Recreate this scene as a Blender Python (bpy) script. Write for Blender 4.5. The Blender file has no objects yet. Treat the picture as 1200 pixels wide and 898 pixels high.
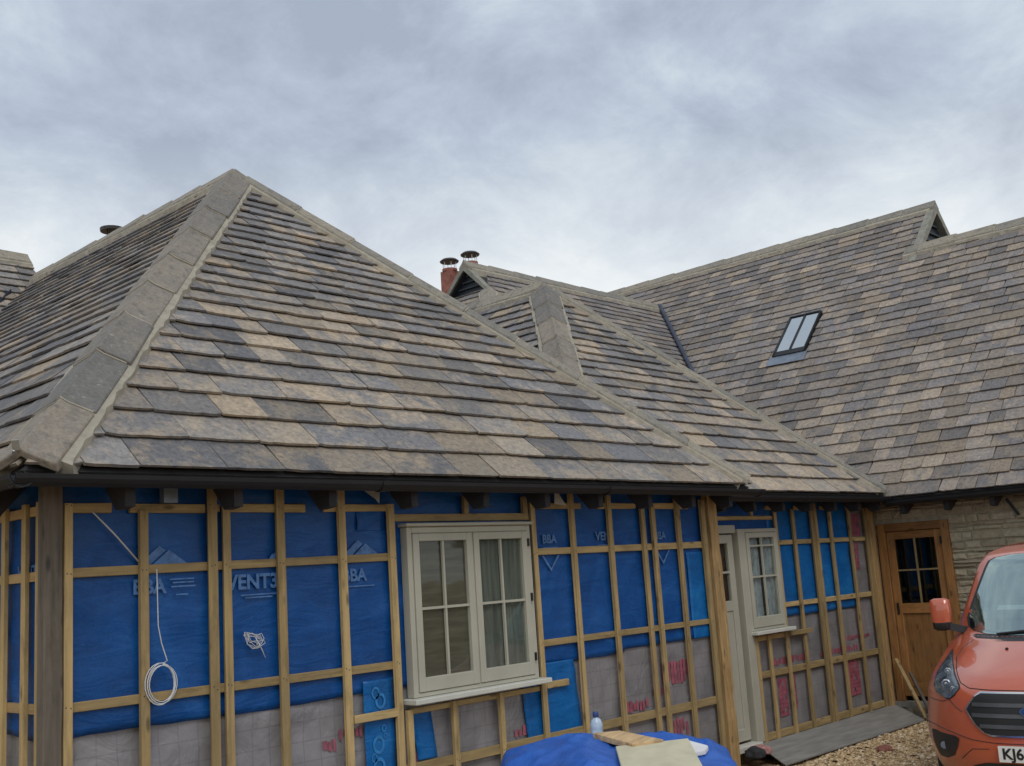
import bpy, bmesh, math, random
from mathutils import Vector, Matrix, noise
random.seed(7)
R = math.radians
C = bpy.context.scene.collection
scn = bpy.context.scene
CAM = Vector((0, 0, 1.95))

# ------------------------------------------------------------------ materials
def new_mat(name):
    m = bpy.data.materials.new(name); m.use_nodes = True
    nt = m.node_tree; nt.nodes.clear()
    out = nt.nodes.new('ShaderNodeOutputMaterial')
    b = nt.nodes.new('ShaderNodeBsdfPrincipled')
    nt.links.new(b.outputs[0], out.inputs[0])
    return m, nt, b, out
def N(nt, t, **k):
    n = nt.nodes.new(t)
    for a, v in k.items():
        if a.startswith('i_'):
            key = a[2:]; n.inputs[int(key) if key.isdigit() else key].default_value = v
        else: setattr(n, a, v)
    return n
def ramp(nt, fac, stops):
    r = nt.nodes.new('ShaderNodeValToRGB'); e = r.color_ramp.elements
    while len(e) < len(stops): e.new(0.5)
    for x, (p, c) in zip(e, stops):
        x.position = p; x.color = (*c, 1)
    nt.links.new(fac, r.inputs[0]); return r.outputs[0]
def mathn(nt, op, a, b=None):
    n = nt.nodes.new('ShaderNodeMath'); n.operation = op
    for i, v in enumerate((a, b)):
        if v is None: continue
        if isinstance(v, (int, float)): n.inputs[i].default_value = v
        else: nt.links.new(v, n.inputs[i])
    return n.outputs[0]
def mixc(nt, fac, a, b, mode='MIX'):
    n = nt.nodes.new('ShaderNodeMix'); n.data_type = 'RGBA'; n.blend_type = mode
    def put(sock, v):
        if isinstance(v, tuple): sock.default_value = (*v, 1)
        elif isinstance(v, (int, float)): sock.default_value = v
        else: nt.links.new(v, sock)
    put(n.inputs[0], fac); put(n.inputs[6], a); put(n.inputs[7], b)
    return n.outputs[2]
def noise_n(nt, scale, detail=4, vec=None, rough=0.55, sc=None, dist=0):
    n = N(nt, 'ShaderNodeTexNoise', i_Scale=scale, i_Detail=detail, i_Roughness=rough, i_Distortion=dist)
    if vec is None:
        vec = nt.nodes.new('ShaderNodeTexCoord').outputs['Object']
    if sc:
        mp = N(nt, 'ShaderNodeMapping'); mp.inputs['Scale'].default_value = sc
        nt.links.new(vec, mp.inputs[0]); vec = mp.outputs[0]
    nt.links.new(vec, n.inputs['Vector']); return n.outputs['Fac']
def bump(nt, b, h, strength=0.3, dist=0.01):
    n = N(nt, 'ShaderNodeBump', i_Strength=strength, i_Distance=dist)
    nt.links.new(h, n.inputs['Height']); nt.links.new(n.outputs[0], b.inputs['Normal'])
def simple(name, col, rough=0.7, metal=0, var=0.25, scale=6, bs=0.15, sc=None, coat=0):
    m, nt, b, o = new_mat(name)
    f = noise_n(nt, scale, 5, sc=sc)
    c = ramp(nt, f, [(0.3, tuple(x*(1-var) for x in col)), (0.7, tuple(min(1, x*(1+var)) for x in col))])
    nt.links.new(c, b.inputs['Base Color'])
    b.inputs['Roughness'].default_value = rough; b.inputs['Metallic'].default_value = metal
    if coat: b.inputs['Coat Weight'].default_value = coat; b.inputs['Coat Roughness'].default_value = 0.04
    if bs: bump(nt, b, noise_n(nt, scale*8, 3, sc=sc), bs, 0.004)
    return m

def slate_mat(name='stone_slate', G=((0.158, 0.158, 0.172), (0.215, 0.203, 0.20)), B=((0.40, 0.32, 0.235), (0.31, 0.265, 0.215))):
    m, nt, b, o = new_mat(name)
    at = N(nt, 'ShaderNodeAttribute', attribute_name='col')
    sep = N(nt, 'ShaderNodeSeparateColor'); nt.links.new(at.outputs['Color'], sep.inputs[0])
    tc = nt.nodes.new('ShaderNodeTexCoord')
    off = N(nt, 'ShaderNodeVectorMath', operation='SCALE'); nt.links.new(at.outputs['Color'], off.inputs[0]); off.inputs['Scale'].default_value = 37
    ad = N(nt, 'ShaderNodeVectorMath', operation='ADD'); nt.links.new(tc.outputs['Object'], ad.inputs[0]); nt.links.new(off.outputs[0], ad.inputs[1])
    v = ad.outputs[0]
    n1 = noise_n(nt, 4.5, 6, v, 0.68, dist=0.4)
    t = mathn(nt, 'ADD', sep.outputs[0], mathn(nt, 'MULTIPLY', mathn(nt, 'SUBTRACT', n1, 0.5), 2.2))
    fac = N(nt, 'ShaderNodeMapRange'); fac.inputs['From Min'].default_value = 0.30; fac.inputs['From Max'].default_value = 0.74
    nt.links.new(t, fac.inputs['Value'])
    grey = mixc(nt, sep.outputs[2], G[0], G[1])
    buff = mixc(nt, sep.outputs[2], B[0], B[1])
    c = mixc(nt, fac.outputs[0], grey, buff)
    br = mathn(nt, 'ADD', mathn(nt, 'MULTIPLY', sep.outputs[1], 0.5), 0.72)
    cb = N(nt, 'ShaderNodeCombineColor')
    for i in range(3): nt.links.new(br, cb.inputs[i])
    c = mixc(nt, 1.0, c, cb.outputs[0], 'MULTIPLY')
    n2 = noise_n(nt, 26, 5, v, 0.7)
    c = mixc(nt, 0.75, c, ramp(nt, n2, [(0.3, (0.45, 0.45, 0.46)), (0.5, (0.95, 0.95, 0.93)), (0.72, (1.45, 1.38, 1.28))]), 'MULTIPLY')
    # pale lichen spots
    n3 = noise_n(nt, 60, 2, v, 0.5)
    c = mixc(nt, ramp(nt, n3, [(0.66, (0, 0, 0)), (0.74, (0.55, 0.55, 0.55))]), c, (0.42, 0.41, 0.36))
    nt.links.new(c, b.inputs['Base Color']); b.inputs['Roughness'].default_value = 0.82
    h = mathn(nt, 'ADD', mathn(nt, 'MULTIPLY', n1, 1.5), n2)
    bump(nt, b, h, 0.75, 0.012)
    return m

def hipstone_mat(name, a, bcol):
    m, nt, b, o = new_mat(name)
    oi = N(nt, 'ShaderNodeObjectInfo')
    n1 = noise_n(nt, 5, 5, rough=0.65, dist=0.5)
    t = mathn(nt, 'ADD', mathn(nt, 'MULTIPLY', oi.outputs['Random'], 0.7), mathn(nt, 'SUBTRACT', n1, 0.35))
    c = ramp(nt, t, [(0.15, a), (0.85, bcol)])
    n2 = noise_n(nt, 45, 4, rough=0.7)
    c = mixc(nt, 0.7, c, ramp(nt, n2, [(0.3, (0.62, 0.62, 0.62)), (0.7, (1.25, 1.25, 1.22))]), 'MULTIPLY')
    n3 = noise_n(nt, 14, 3)
    c = mixc(nt, ramp(nt, n3, [(0.52, (0, 0, 0)), (0.68, (0.6, 0.6, 0.6))]), c, (0.11, 0.105, 0.09))
    n4 = noise_n(nt, 22, 4, rough=0.7)
    c = mixc(nt, ramp(nt, n4, [(0.62, (0, 0, 0)), (0.70, (0.6, 0.6, 0.6))]), c, (0.40, 0.38, 0.31))
    nt.links.new(c, b.inputs['Base Color']); b.inputs['Roughness'].default_value = 0.85
    bump(nt, b, mathn(nt, 'ADD', n1, n2), 0.5, 0.008)
    return m

def wood_mat(name, col, axis, var=0.3, grey=0.0):
    m, nt, b, o = new_mat(name)
    s = [28, 28, 28]; s[axis] = 1.6
    oi = N(nt, 'ShaderNodeObjectInfo')
    tc = nt.nodes.new('ShaderNodeTexCoord')
    ad = N(nt, 'ShaderNodeVectorMath', operation='ADD'); nt.links.new(tc.outputs['Object'], ad.inputs[0])
    cx = N(nt, 'ShaderNodeCombineXYZ')
    r9 = mathn(nt, 'MULTIPLY', oi.outputs['Random'], 9)
    for i in range(3): nt.links.new(r9, cx.inputs[i])
    nt.links.new(cx.outputs[0], ad.inputs[1])
    g = noise_n(nt, 1, 5, ad.outputs[0], 0.6, sc=tuple(s), dist=0.8)
    c = ramp(nt, g, [(0.3, tuple(x*(1-var) for x in col)), (0.72, tuple(x*(1+var*0.8) for x in col))])
    big = noise_n(nt, 2.2, 3, ad.outputs[0])
    c = mixc(nt, ramp(nt, big, [(0.45, (0, 0, 0)), (0.75, (0.5+grey, 0.5+grey, 0.5+grey))]), c, tuple(0.6*x+0.03 for x in col))
    # knots
    vo = N(nt, 'ShaderNodeTexVoronoi', i_Scale=1.0)
    ks = [9, 9, 9]; ks[axis] = 3.0
    mp = N(nt, 'ShaderNodeMapping'); mp.inputs['Scale'].default_value = ks
    nt.links.new(ad.outputs[0], mp.inputs[0]); nt.links.new(mp.outputs[0], vo.inputs['Vector'])
    c = mixc(nt, ramp(nt, vo.outputs['Distance'], [(0.07, (0.9, 0.9, 0.9)), (0.17, (0, 0, 0))]), c, tuple(x*0.35 for x in col))
    rb = mathn(nt, 'ADD', mathn(nt, 'MULTIPLY', oi.outputs['Random'], 0.6), 0.66)
    st = noise_n(nt, 1.0, 5, ad.outputs[0], 0.7, sc=tuple(3.5 if i == axis else 12 for i in range(3)))
    c = mixc(nt, 0.8, c, ramp(nt, st, [(0.3, (0.6, 0.58, 0.52)), (0.5, (1, 1, 1)), (0.75, (1.18, 1.15, 1.08))]), 'MULTIPLY')
    cb = N(nt, 'ShaderNodeCombineColor')
    for i in range(3): nt.links.new(rb, cb.inputs[i])
    c = mixc(nt, 1.0, c, cb.outputs[0], 'MULTIPLY')
    nt.links.new(c, b.inputs['Base Color']); b.inputs['Roughness'].default_value = 0.75
    bump(nt, b, g, 0.25, 0.003)
    return m

def membrane_mat(name, col, pale, rough=0.5):
    m, nt, b, o = new_mat(name)
    n1 = noise_n(nt, 1.3, 5, dist=1.2, rough=0.6)
    n2 = noise_n(nt, 1, 4, sc=(2.0, 2.0, 9), dist=2.0)
    f = mathn(nt, 'ADD', mathn(nt, 'MULTIPLY', n1, 0.7), mathn(nt, 'MULTIPLY', n2, 0.3))
    c = ramp(nt, f, [(0.35, tuple(x*0.72 for x in col)), (0.52, col), (0.72, pale)])
    n3 = noise_n(nt, 90, 2)
    c = mixc(nt, 0.35, c, ramp(nt, n3, [(0.3, (0.6, 0.6, 0.6)), (0.7, (1.3, 1.3, 1.3))]), 'MULTIPLY')
    nt.links.new(c, b.inputs['Base Color']); b.inputs['Roughness'].default_value = rough
    b.inputs['Specular IOR Level'].default_value = 0.3
    bump(nt, b, f, 0.7, 0.03)
    return m

def foil_mat():
    m, nt, b, o = new_mat('grey_foil_sheet')
    tc = nt.nodes.new('ShaderNodeTexCoord')
    sp = N(nt, 'ShaderNodeSeparateXYZ'); nt.links.new(tc.outputs['Object'], sp.inputs[0])
    hz = mathn(nt, 'ADD', sp.outputs[0], sp.outputs[1])
    def lines(v, k, w):
        p = mathn(nt, 'FRACT', mathn(nt, 'MULTIPLY', v, k))
        return mathn(nt, 'LESS_THAN', p, w)
    l = mathn(nt, 'MAXIMUM', lines(hz, 8, 0.07), lines(sp.outputs[2], 8, 0.07))
    n1 = noise_n(nt, 3, 5, dist=0.8)
    c = ramp(nt, n1, [(0.3, (0.19, 0.185, 0.195)), (0.7, (0.30, 0.288, 0.30))])
    c = mixc(nt, mathn(nt, 'MULTIPLY', l, 0.28), c, (0.11, 0.10, 0.11))
    nt.links.new(c, b.inputs['Base Color']); b.inputs['Roughness'].default_value = 0.38; b.inputs['Metallic'].default_value = 0.15
    bump(nt, b, noise_n(nt, 4, 4, dist=1.5), 0.6, 0.02)
    return m

def glass_mat(name, tint, fac, gcol=(0.9, 0.95, 0.95)):
    m = bpy.data.materials.new(name); m.use_nodes = True
    nt = m.node_tree; nt.nodes.clear()
    o = nt.nodes.new('ShaderNodeOutputMaterial'); mx = nt.nodes.new('ShaderNodeMixShader')
    t = nt.nodes.new('ShaderNodeBsdfTransparent'); t.inputs[0].default_value = (*tint, 1)
    g = nt.nodes.new('ShaderNodeBsdfGlossy'); g.inputs['Color'].default_value = (*gcol, 1); g.inputs['Roughness'].default_value = 0.03
    lw = nt.nodes.new('ShaderNodeFresnel'); lw.inputs[0].default_value = 1.5
    f = mathn(nt, 'ADD', lw.outputs[0], fac)
    gm = nt.nodes.new('ShaderNodeNewGeometry')
    f = mathn(nt, 'MULTIPLY', f, mathn(nt, 'SUBTRACT', 1.0, gm.outputs['Backfacing']))
    bp = N(nt, 'ShaderNodeBump', i_Strength=0.06, i_Distance=0.02)
    nt.links.new(noise_n(nt, 2.5, 2), bp.inputs['Height']); nt.links.new(bp.outputs[0], g.inputs['Normal'])
    nt.links.new(f, mx.inputs[0]); nt.links.new(t.outputs[0], mx.inputs[1]); nt.links.new(g.outputs[0], mx.inputs[2])
    nt.links.new(mx.outputs[0], o.inputs[0]); return m

def gravel_mat():
    m, nt, b, o = new_mat('gravel')
    vo = N(nt, 'ShaderNodeTexVoronoi', i_Scale=38); tc = nt.nodes.new('ShaderNodeTexCoord'); nt.links.new(tc.outputs['Object'], vo.inputs['Vector'])
    c = ramp(nt, vo.outputs['Distance'], [(0.0, (0.58, 0.43, 0.25)), (0.6, (0.36, 0.25, 0.14))])
    n1 = noise_n(nt, 1.2, 6)
    c = mixc(nt, 0.8, c, ramp(nt, n1, [(0.3, (0.6, 0.58, 0.55)), (0.7, (1.25, 1.2, 1.1))]), 'MULTIPLY')
    nt.links.new(c, b.inputs['Base Color']); b.inputs['Roughness'].default_value = 0.9
    bump(nt, b, mathn(nt, 'ADD', noise_n(nt, 60, 4), vo.outputs['Distance']), 0.9, 0.02)
    return m

def attr_mat(name, stops, rough=0.85, nscale=30):
    """colour picked per stone by its attribute"""
    m, nt, b, o = new_mat(name)
    at = N(nt, 'ShaderNodeAttribute', attribute_name='col')
    sep = N(nt, 'ShaderNodeSeparateColor'); nt.links.new(at.outputs['Color'], sep.inputs[0])
    c = ramp(nt, sep.outputs[0], stops)
    n = noise_n(nt, nscale, 5, rough=0.65)
    c = mixc(nt, 0.7, c, ramp(nt, n, [(0.3, (0.6, 0.6, 0.6)), (0.7, (1.3, 1.28, 1.22))]), 'MULTIPLY')
    nt.links.new(c, b.inputs['Base Color']); b.inputs['Roughness'].default_value = rough
    bump(nt, b, n, 0.6, 0.01)
    return m

M = {}
M['slate'] = slate_mat()
M['slate_b'] = slate_mat('barn_stone_slate', ((0.175, 0.166, 0.174), (0.212, 0.192, 0.186)), ((0.34, 0.275, 0.21), (0.27, 0.23, 0.20)))
M['hip_a'] = hipstone_mat('hip_stone', (0.16, 0.153, 0.145), (0.29, 0.245, 0.195))
M['hip_b'] = hipstone_mat('ridge_stone', (0.20, 0.19, 0.17), (0.31, 0.275, 0.22))
M['mortar'] = simple('lime_mortar', (0.33, 0.30, 0.24), 0.95, var=0.2, scale=12, bs=0.5)
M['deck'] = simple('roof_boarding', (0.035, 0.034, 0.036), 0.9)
M['tim_v'] = wood_mat('sawn_softwood_upright', (0.42, 0.30, 0.135), 2)
M['tim_x'] = wood_mat('sawn_softwood_level', (0.42, 0.30, 0.135), 0)
M['tim_y'] = wood_mat('sawn_softwood_return', (0.42, 0.28, 0.13), 1)
M['post_oak'] = wood_mat('rough_oak_post', (0.42, 0.27, 0.115), 2, var=0.4)
M['post_old'] = wood_mat('weathered_post', (0.115, 0.095, 0.075), 2, var=0.35)
M['oak_v'] = wood_mat('golden_oak_upright', (0.33, 0.155, 0.045), 2, var=0.25)
M['oak_y'] = wood_mat('golden_oak_level', (0.33, 0.155, 0.045), 1, var=0.25)
M['rafter'] = simple('stained_rafter', (0.03, 0.03, 0.035), 0.8)
M['blue'] = membrane_mat('blue_membrane', (0.004, 0.070, 0.265), (0.018, 0.118, 0.36), 0.42)
M['cyan'] = membrane_mat('bright_blue_membrane', (0.004, 0.115, 0.36), (0.015, 0.19, 0.47), 0.35)
M['foil'] = foil_mat()
M['print'] = simple('faded_print', (0.065, 0.165, 0.38), 0.5, var=0.35, scale=25, bs=0)
M['print_cyan'] = simple('pale_print', (0.02, 0.185, 0.46), 0.5, var=0.3, scale=20, bs=0)
M['red'] = simple('red_print', (0.30, 0.085, 0.12), 0.5, var=0.4, scale=14, bs=0)
M['plastic'] = simple('black_gutter', (0.008, 0.009, 0.012), 0.55, var=0.3, scale=4, bs=0.1)
M['frame'] = simple('cream_joinery_paint', (0.42, 0.405, 0.33), 0.5, var=0.06, scale=5, bs=0.05)
M['sill'] = simple('primed_sill_paint', (0.56, 0.56, 0.50), 0.5, var=0.06, scale=8, bs=0.08)
M['glass'] = glass_mat('window_glass', (0.88, 0.91, 0.9), 0.0)
M['glass_dark'] = glass_mat('door_glass', (0.6, 0.62, 0.62), 0.0)
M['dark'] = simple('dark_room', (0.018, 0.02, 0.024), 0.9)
M['paper'] = simple('brown_blind', (0.12, 0.10, 0.07), 0.85, var=0.35, scale=1, bs=0.3, sc=(3, 3, 26))
M['curtain'] = simple('pale_curtain', (0.15, 0.155, 0.135), 0.85, var=0.4, scale=1, bs=0.3, sc=(24, 24, 1.5))
M['curtain2'] = simple('white_curtain', (0.33, 0.35, 0.37), 0.85, var=0.4, scale=1, bs=0.3, sc=(16, 16, 9))
M['maroon'] = simple('dark_red_interior', (0.06, 0.022, 0.018), 0.8, var=0.4)
M['lead'] = simple('lead_sheet', (0.17, 0.20, 0.25), 0.45, metal=0.35, var=0.3, scale=5)
M['lead_blue'] = simple('new_lead_valley', (0.035, 0.045, 0.08), 0.4, metal=0.3, var=0.3, scale=5)
M['ledge'] = simple('grey_board', (0.22, 0.215, 0.20), 0.75, var=0.25, scale=2, bs=0.3, sc=(1, 8, 1))
M['verge'] = simple('verge_mortar', (0.24, 0.235, 0.20), 0.9, var=0.25, scale=10)
M['louvre'] = simple('dark_blue_louvre', (0.02, 0.03, 0.045), 0.6, var=0.3)
M['pot'] = simple('red_clay_brick', (0.27, 0.105, 0.08), 0.8, var=0.3, scale=12)
M['steel'] = simple('galvanised_steel', (0.45, 0.47, 0.48), 0.35, metal=0.8, var=0.2)
M['cowl'] = simple('brown_steel_cowl', (0.05, 0.045, 0.045), 0.5, metal=0.3)
M['cable'] = simple('white_cable', (0.55, 0.56, 0.58), 0.5, bs=0, var=0.1)
M['tarp'] = membrane_mat('blue_tarpaulin', (0.025, 0.11, 0.45), (0.05, 0.19, 0.60), 0.45)
M['board'] = simple('cream_board', (0.52, 0.48, 0.34), 0.8, var=0.1, scale=8)
M['pine'] = wood_mat('pine_plank', (0.50, 0.34, 0.18), 0)
M['poly'] = simple('white_polystyrene', (0.66, 0.65, 0.66), 0.8, var=0.08)
M['gravel'] = gravel_mat()
M['pebble'] = attr_mat('pebble', [(0.0, (0.32, 0.21, 0.11)), (0.35, (0.52, 0.37, 0.20)), (0.75, (0.66, 0.50, 0.30)), (1.0, (0.78, 0.68, 0.52))], nscale=60)
M['stone'] = attr_mat('cotswold_stone', [(0.0, (0.312, 0.275, 0.2)), (0.4, (0.4, 0.35, 0.25)), (0.7, (0.475, 0.419, 0.3)), (1.0, (0.425, 0.394, 0.312))], nscale=22)
M['stone_mortar'] = simple('wall_mortar', (0.38, 0.34, 0.25), 0.95, var=0.25, scale=14, bs=0.4)
M['sheath'] = simple('sheathing_board', (0.22, 0.16, 0.09), 0.85)
M['paint'] = simple('burnt_orange_paint', (0.50, 0.100, 0.042), 0.3, var=0.04, scale=2, bs=0, coat=1.0, metal=0.0)
M['paint'].node_tree.nodes['Principled BSDF'].inputs['Coat IOR'].default_value = 1.6
M['trim'] = simple('black_trim', (0.022, 0.023, 0.026), 0.5, bs=0.1)
M['chrome'] = simple('chrome', (0.62, 0.63, 0.65), 0.16, metal=0.95, var=0.05, bs=0)
M['bar'] = simple('grey_grille_bar', (0.07, 0.073, 0.08), 0.35, bs=0)
M['tyre'] = simple('tyre_rubber', (0.02, 0.02, 0.02), 0.85)
M['plate'] = simple('white_plate', (0.72, 0.72, 0.68), 0.4, var=0.04, bs=0)
M['ink'] = simple('black_lettering', (0.012, 0.012, 0.012), 0.5, bs=0)
M['oval'] = simple('dark_blue_enamel', (0.02, 0.06, 0.17), 0.25, bs=0)
M['screen'] = glass_mat('windscreen_glass', (0.45, 0.55, 0.52), 0.36, (0.78, 0.95, 0.94))
M['lens'] = glass_mat('headlight_lens', (0.85, 0.88, 0.9), 0.06)
M['reflector'] = simple('headlight_reflector', (0.26, 0.29, 0.33), 0.25, metal=0.6, var=0.75, scale=11, bs=0.6)
M['dash'] = simple('grey_dashboard', (0.10, 0.115, 0.12), 0.7)
M['bottle'] = simple('blue_white_bottle', (0.40, 0.50, 0.62), 0.25, var=0.2, scale=14, bs=0)
M['cap'] = simple('navy_bottle_cap', (0.02, 0.05, 0.17), 0.4, bs=0)
M['pink'] = simple('pink_rag', (0.42, 0.21, 0.19), 0.85, var=0.35, scale=14, bs=0.4)
M['charcoal'] = simple('charcoal_rag', (0.03, 0.03, 0.035), 0.9, var=0.35, scale=14, bs=0.4)
M['scrap'] = simple('torn_pale_scrap', (0.42, 0.40, 0.36), 0.7, var=0.15)

# ------------------------------------------------------------------ object helpers
def link(name, verts, faces, mat, parent=None, smooth=False, origin=None, cols=None):
    me = bpy.data.meshes.new(name)
    if origin is not None:
        o0 = Vector(origin); verts = [Vector(v) - o0 for v in verts]
    me.from_pydata([tuple(v) for v in verts], [], faces); me.update()
    if smooth:
        me.polygons.foreach_set('use_smooth', [True]*len(me.polygons))
    me.materials.append(M[mat] if isinstance(mat, str) else mat)
    if cols is not None:
        a = me.color_attributes.new('col', 'FLOAT_COLOR', 'POINT')
        a.data.foreach_set('color', [x for c in cols for x in (*c, 1.0)])
    o = bpy.data.objects.new(name, me); C.objects.link(o)
    if origin is not None: o.location = origin
    if parent is not None:
        o.parent = parent
        w = Vector(parent.get('_w', (0, 0, 0)))
        if parent.get('_local'): pass
        else: o.location = (Vector(origin) if origin is not None else Vector((0, 0, 0))) - w
    if parent is None or not parent.get('_local'):
        o['_w'] = tuple(origin) if origin is not None else (0.0, 0.0, 0.0)
    else:
        o['_local'] = 1
    return o
def thing(name, label, cat, loc=(0, 0, 0), group=None, rotz=None):
    o = bpy.data.objects.new(name, None); C.objects.link(o); o.location = loc
    o.empty_display_size = 0.2
    o['label'] = label; o['category'] = cat
    if group: o['group'] = group
    if rotz is not None: o.rotation_euler = (0, 0, rotz); o['_local'] = 1
    else: o['_w'] = tuple(float(x) for x in loc)
    return o
def tag(o, label, cat, group=None, kind=None):
    if label: o['label'] = label
    if cat: o['category'] = cat
    if group: o['group'] = group
    if kind: o['kind'] = kind
    return o
class MB:
    def __init__(s): s.v = []; s.f = []; s.c = []
    def box(s, x0, y0, z0, x1, y1, z1, j=0):
        b = len(s.v)
        for z in (z0, z1):
            for x, y in ((x0, y0), (x1, y0), (x1, y1), (x0, y1)):
                s.v.append(Vector((x+random.uniform(-j, j), y+random.uniform(-j, j), z+random.uniform(-j, j))))
        for q in ((0, 3, 2, 1), (4, 5, 6, 7), (0, 1, 5, 4), (1, 2, 6, 5), (2, 3, 7, 6), (3, 0, 4, 7)):
            s.f.append(tuple(b+i for i in q))
        return s
    def prism(s, pts, vec):
        """pts: list of 3D points of one polygon, extruded along vec"""
        b = len(s.v); n = len(pts); vec = Vector(vec)
        s.v += [Vector(p) for p in pts] + [Vector(p)+vec for p in pts]
        s.f.append(tuple(b+i for i in range(n))[::-1]); s.f.append(tuple(b+n+i for i in range(n)))
        for i in range(n):
            k = (i+1) % n; s.f.append((b+i, b+k, b+n+k, b+n+i))
        return s
    def beam(s, p0, p1, w, h, up=(0, 0, 1)):
        p0, p1 = Vector(p0), Vector(p1); d = (p1-p0).normalized(); u = Vector(up)
        r = d.cross(u).normalized(); u = r.cross(d).normalized()
        pts = [p0+r*a*w/2+u*b*h/2 for a, b in ((-1, -1), (1, -1), (1, 1), (-1, 1))]
        return s.prism(pts, p1-p0)
    def tube(s, path, r, n=8, rs=None):
        path = [Vector(p) for p in path]; b = len(s.v)
        prev = None
        for i, p in enumerate(path):
            d = (path[min(i+1, len(path)-1)]-path[max(i-1, 0)]).normalized()
            a = d.orthogonal().normalized() if prev is None else (prev - d*prev.dot(d)).normalized()
            prev = a; c = d.cross(a); rr = rs[i] if rs else r
            for k in range(n):
                t = 2*math.pi*k/n; s.v.append(p+(a*math.cos(t)+c*math.sin(t))*rr)
        for i in range(len(path)-1):
            for k in range(n):
                k2 = (k+1) % n
                s.f.append((b+i*n+k, b+i*n+k2, b+(i+1)*n+k2, b+(i+1)*n+k))
        s.f.append(tuple(b+k for k in range(n))[::-1]); s.f.append(tuple(b+(len(path)-1)*n+k for k in range(n)))
        return s
    def build(s, name, mat, parent=None, smooth=False, origin=None, cols=None):
        return link(name, s.v, s.f, mat, parent, smooth, origin, cols)
def bevel(o, w=0.003, seg=1):
    m = o.modifiers.new('bevel', 'BEVEL'); m.width = w; m.segments = seg; m.limit_method = 'ANGLE'
    return o
def text(name, body, size, loc, rot, mat, parent, depth=0.0006, shear=0, ax='CENTER'):
    cu = bpy.data.curves.new(name, 'FONT'); cu.body = body; cu.size = size; cu.align_x = ax; cu.align_y = 'CENTER'
    cu.extrude = depth; cu.shear = shear; cu.offset = size*0.03
    t = bpy.data.objects.new(name, cu); C.objects.link(t)
    me = bpy.data.meshes.new_from_object(t.evaluated_get(bpy.context.evaluated_depsgraph_get()))
    bpy.data.objects.remove(t)
    me.name = name; me.materials.clear(); me.materials.append(M[mat])
    o = bpy.data.objects.new(name, me); C.objects.link(o)
    w = Vector(parent.get('_w', (0, 0, 0))) if not parent.get('_local') else Vector((0, 0, 0))
    o.parent = parent; o.location = Vector(loc)-w; o.rotation_euler = rot
    return o

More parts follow.
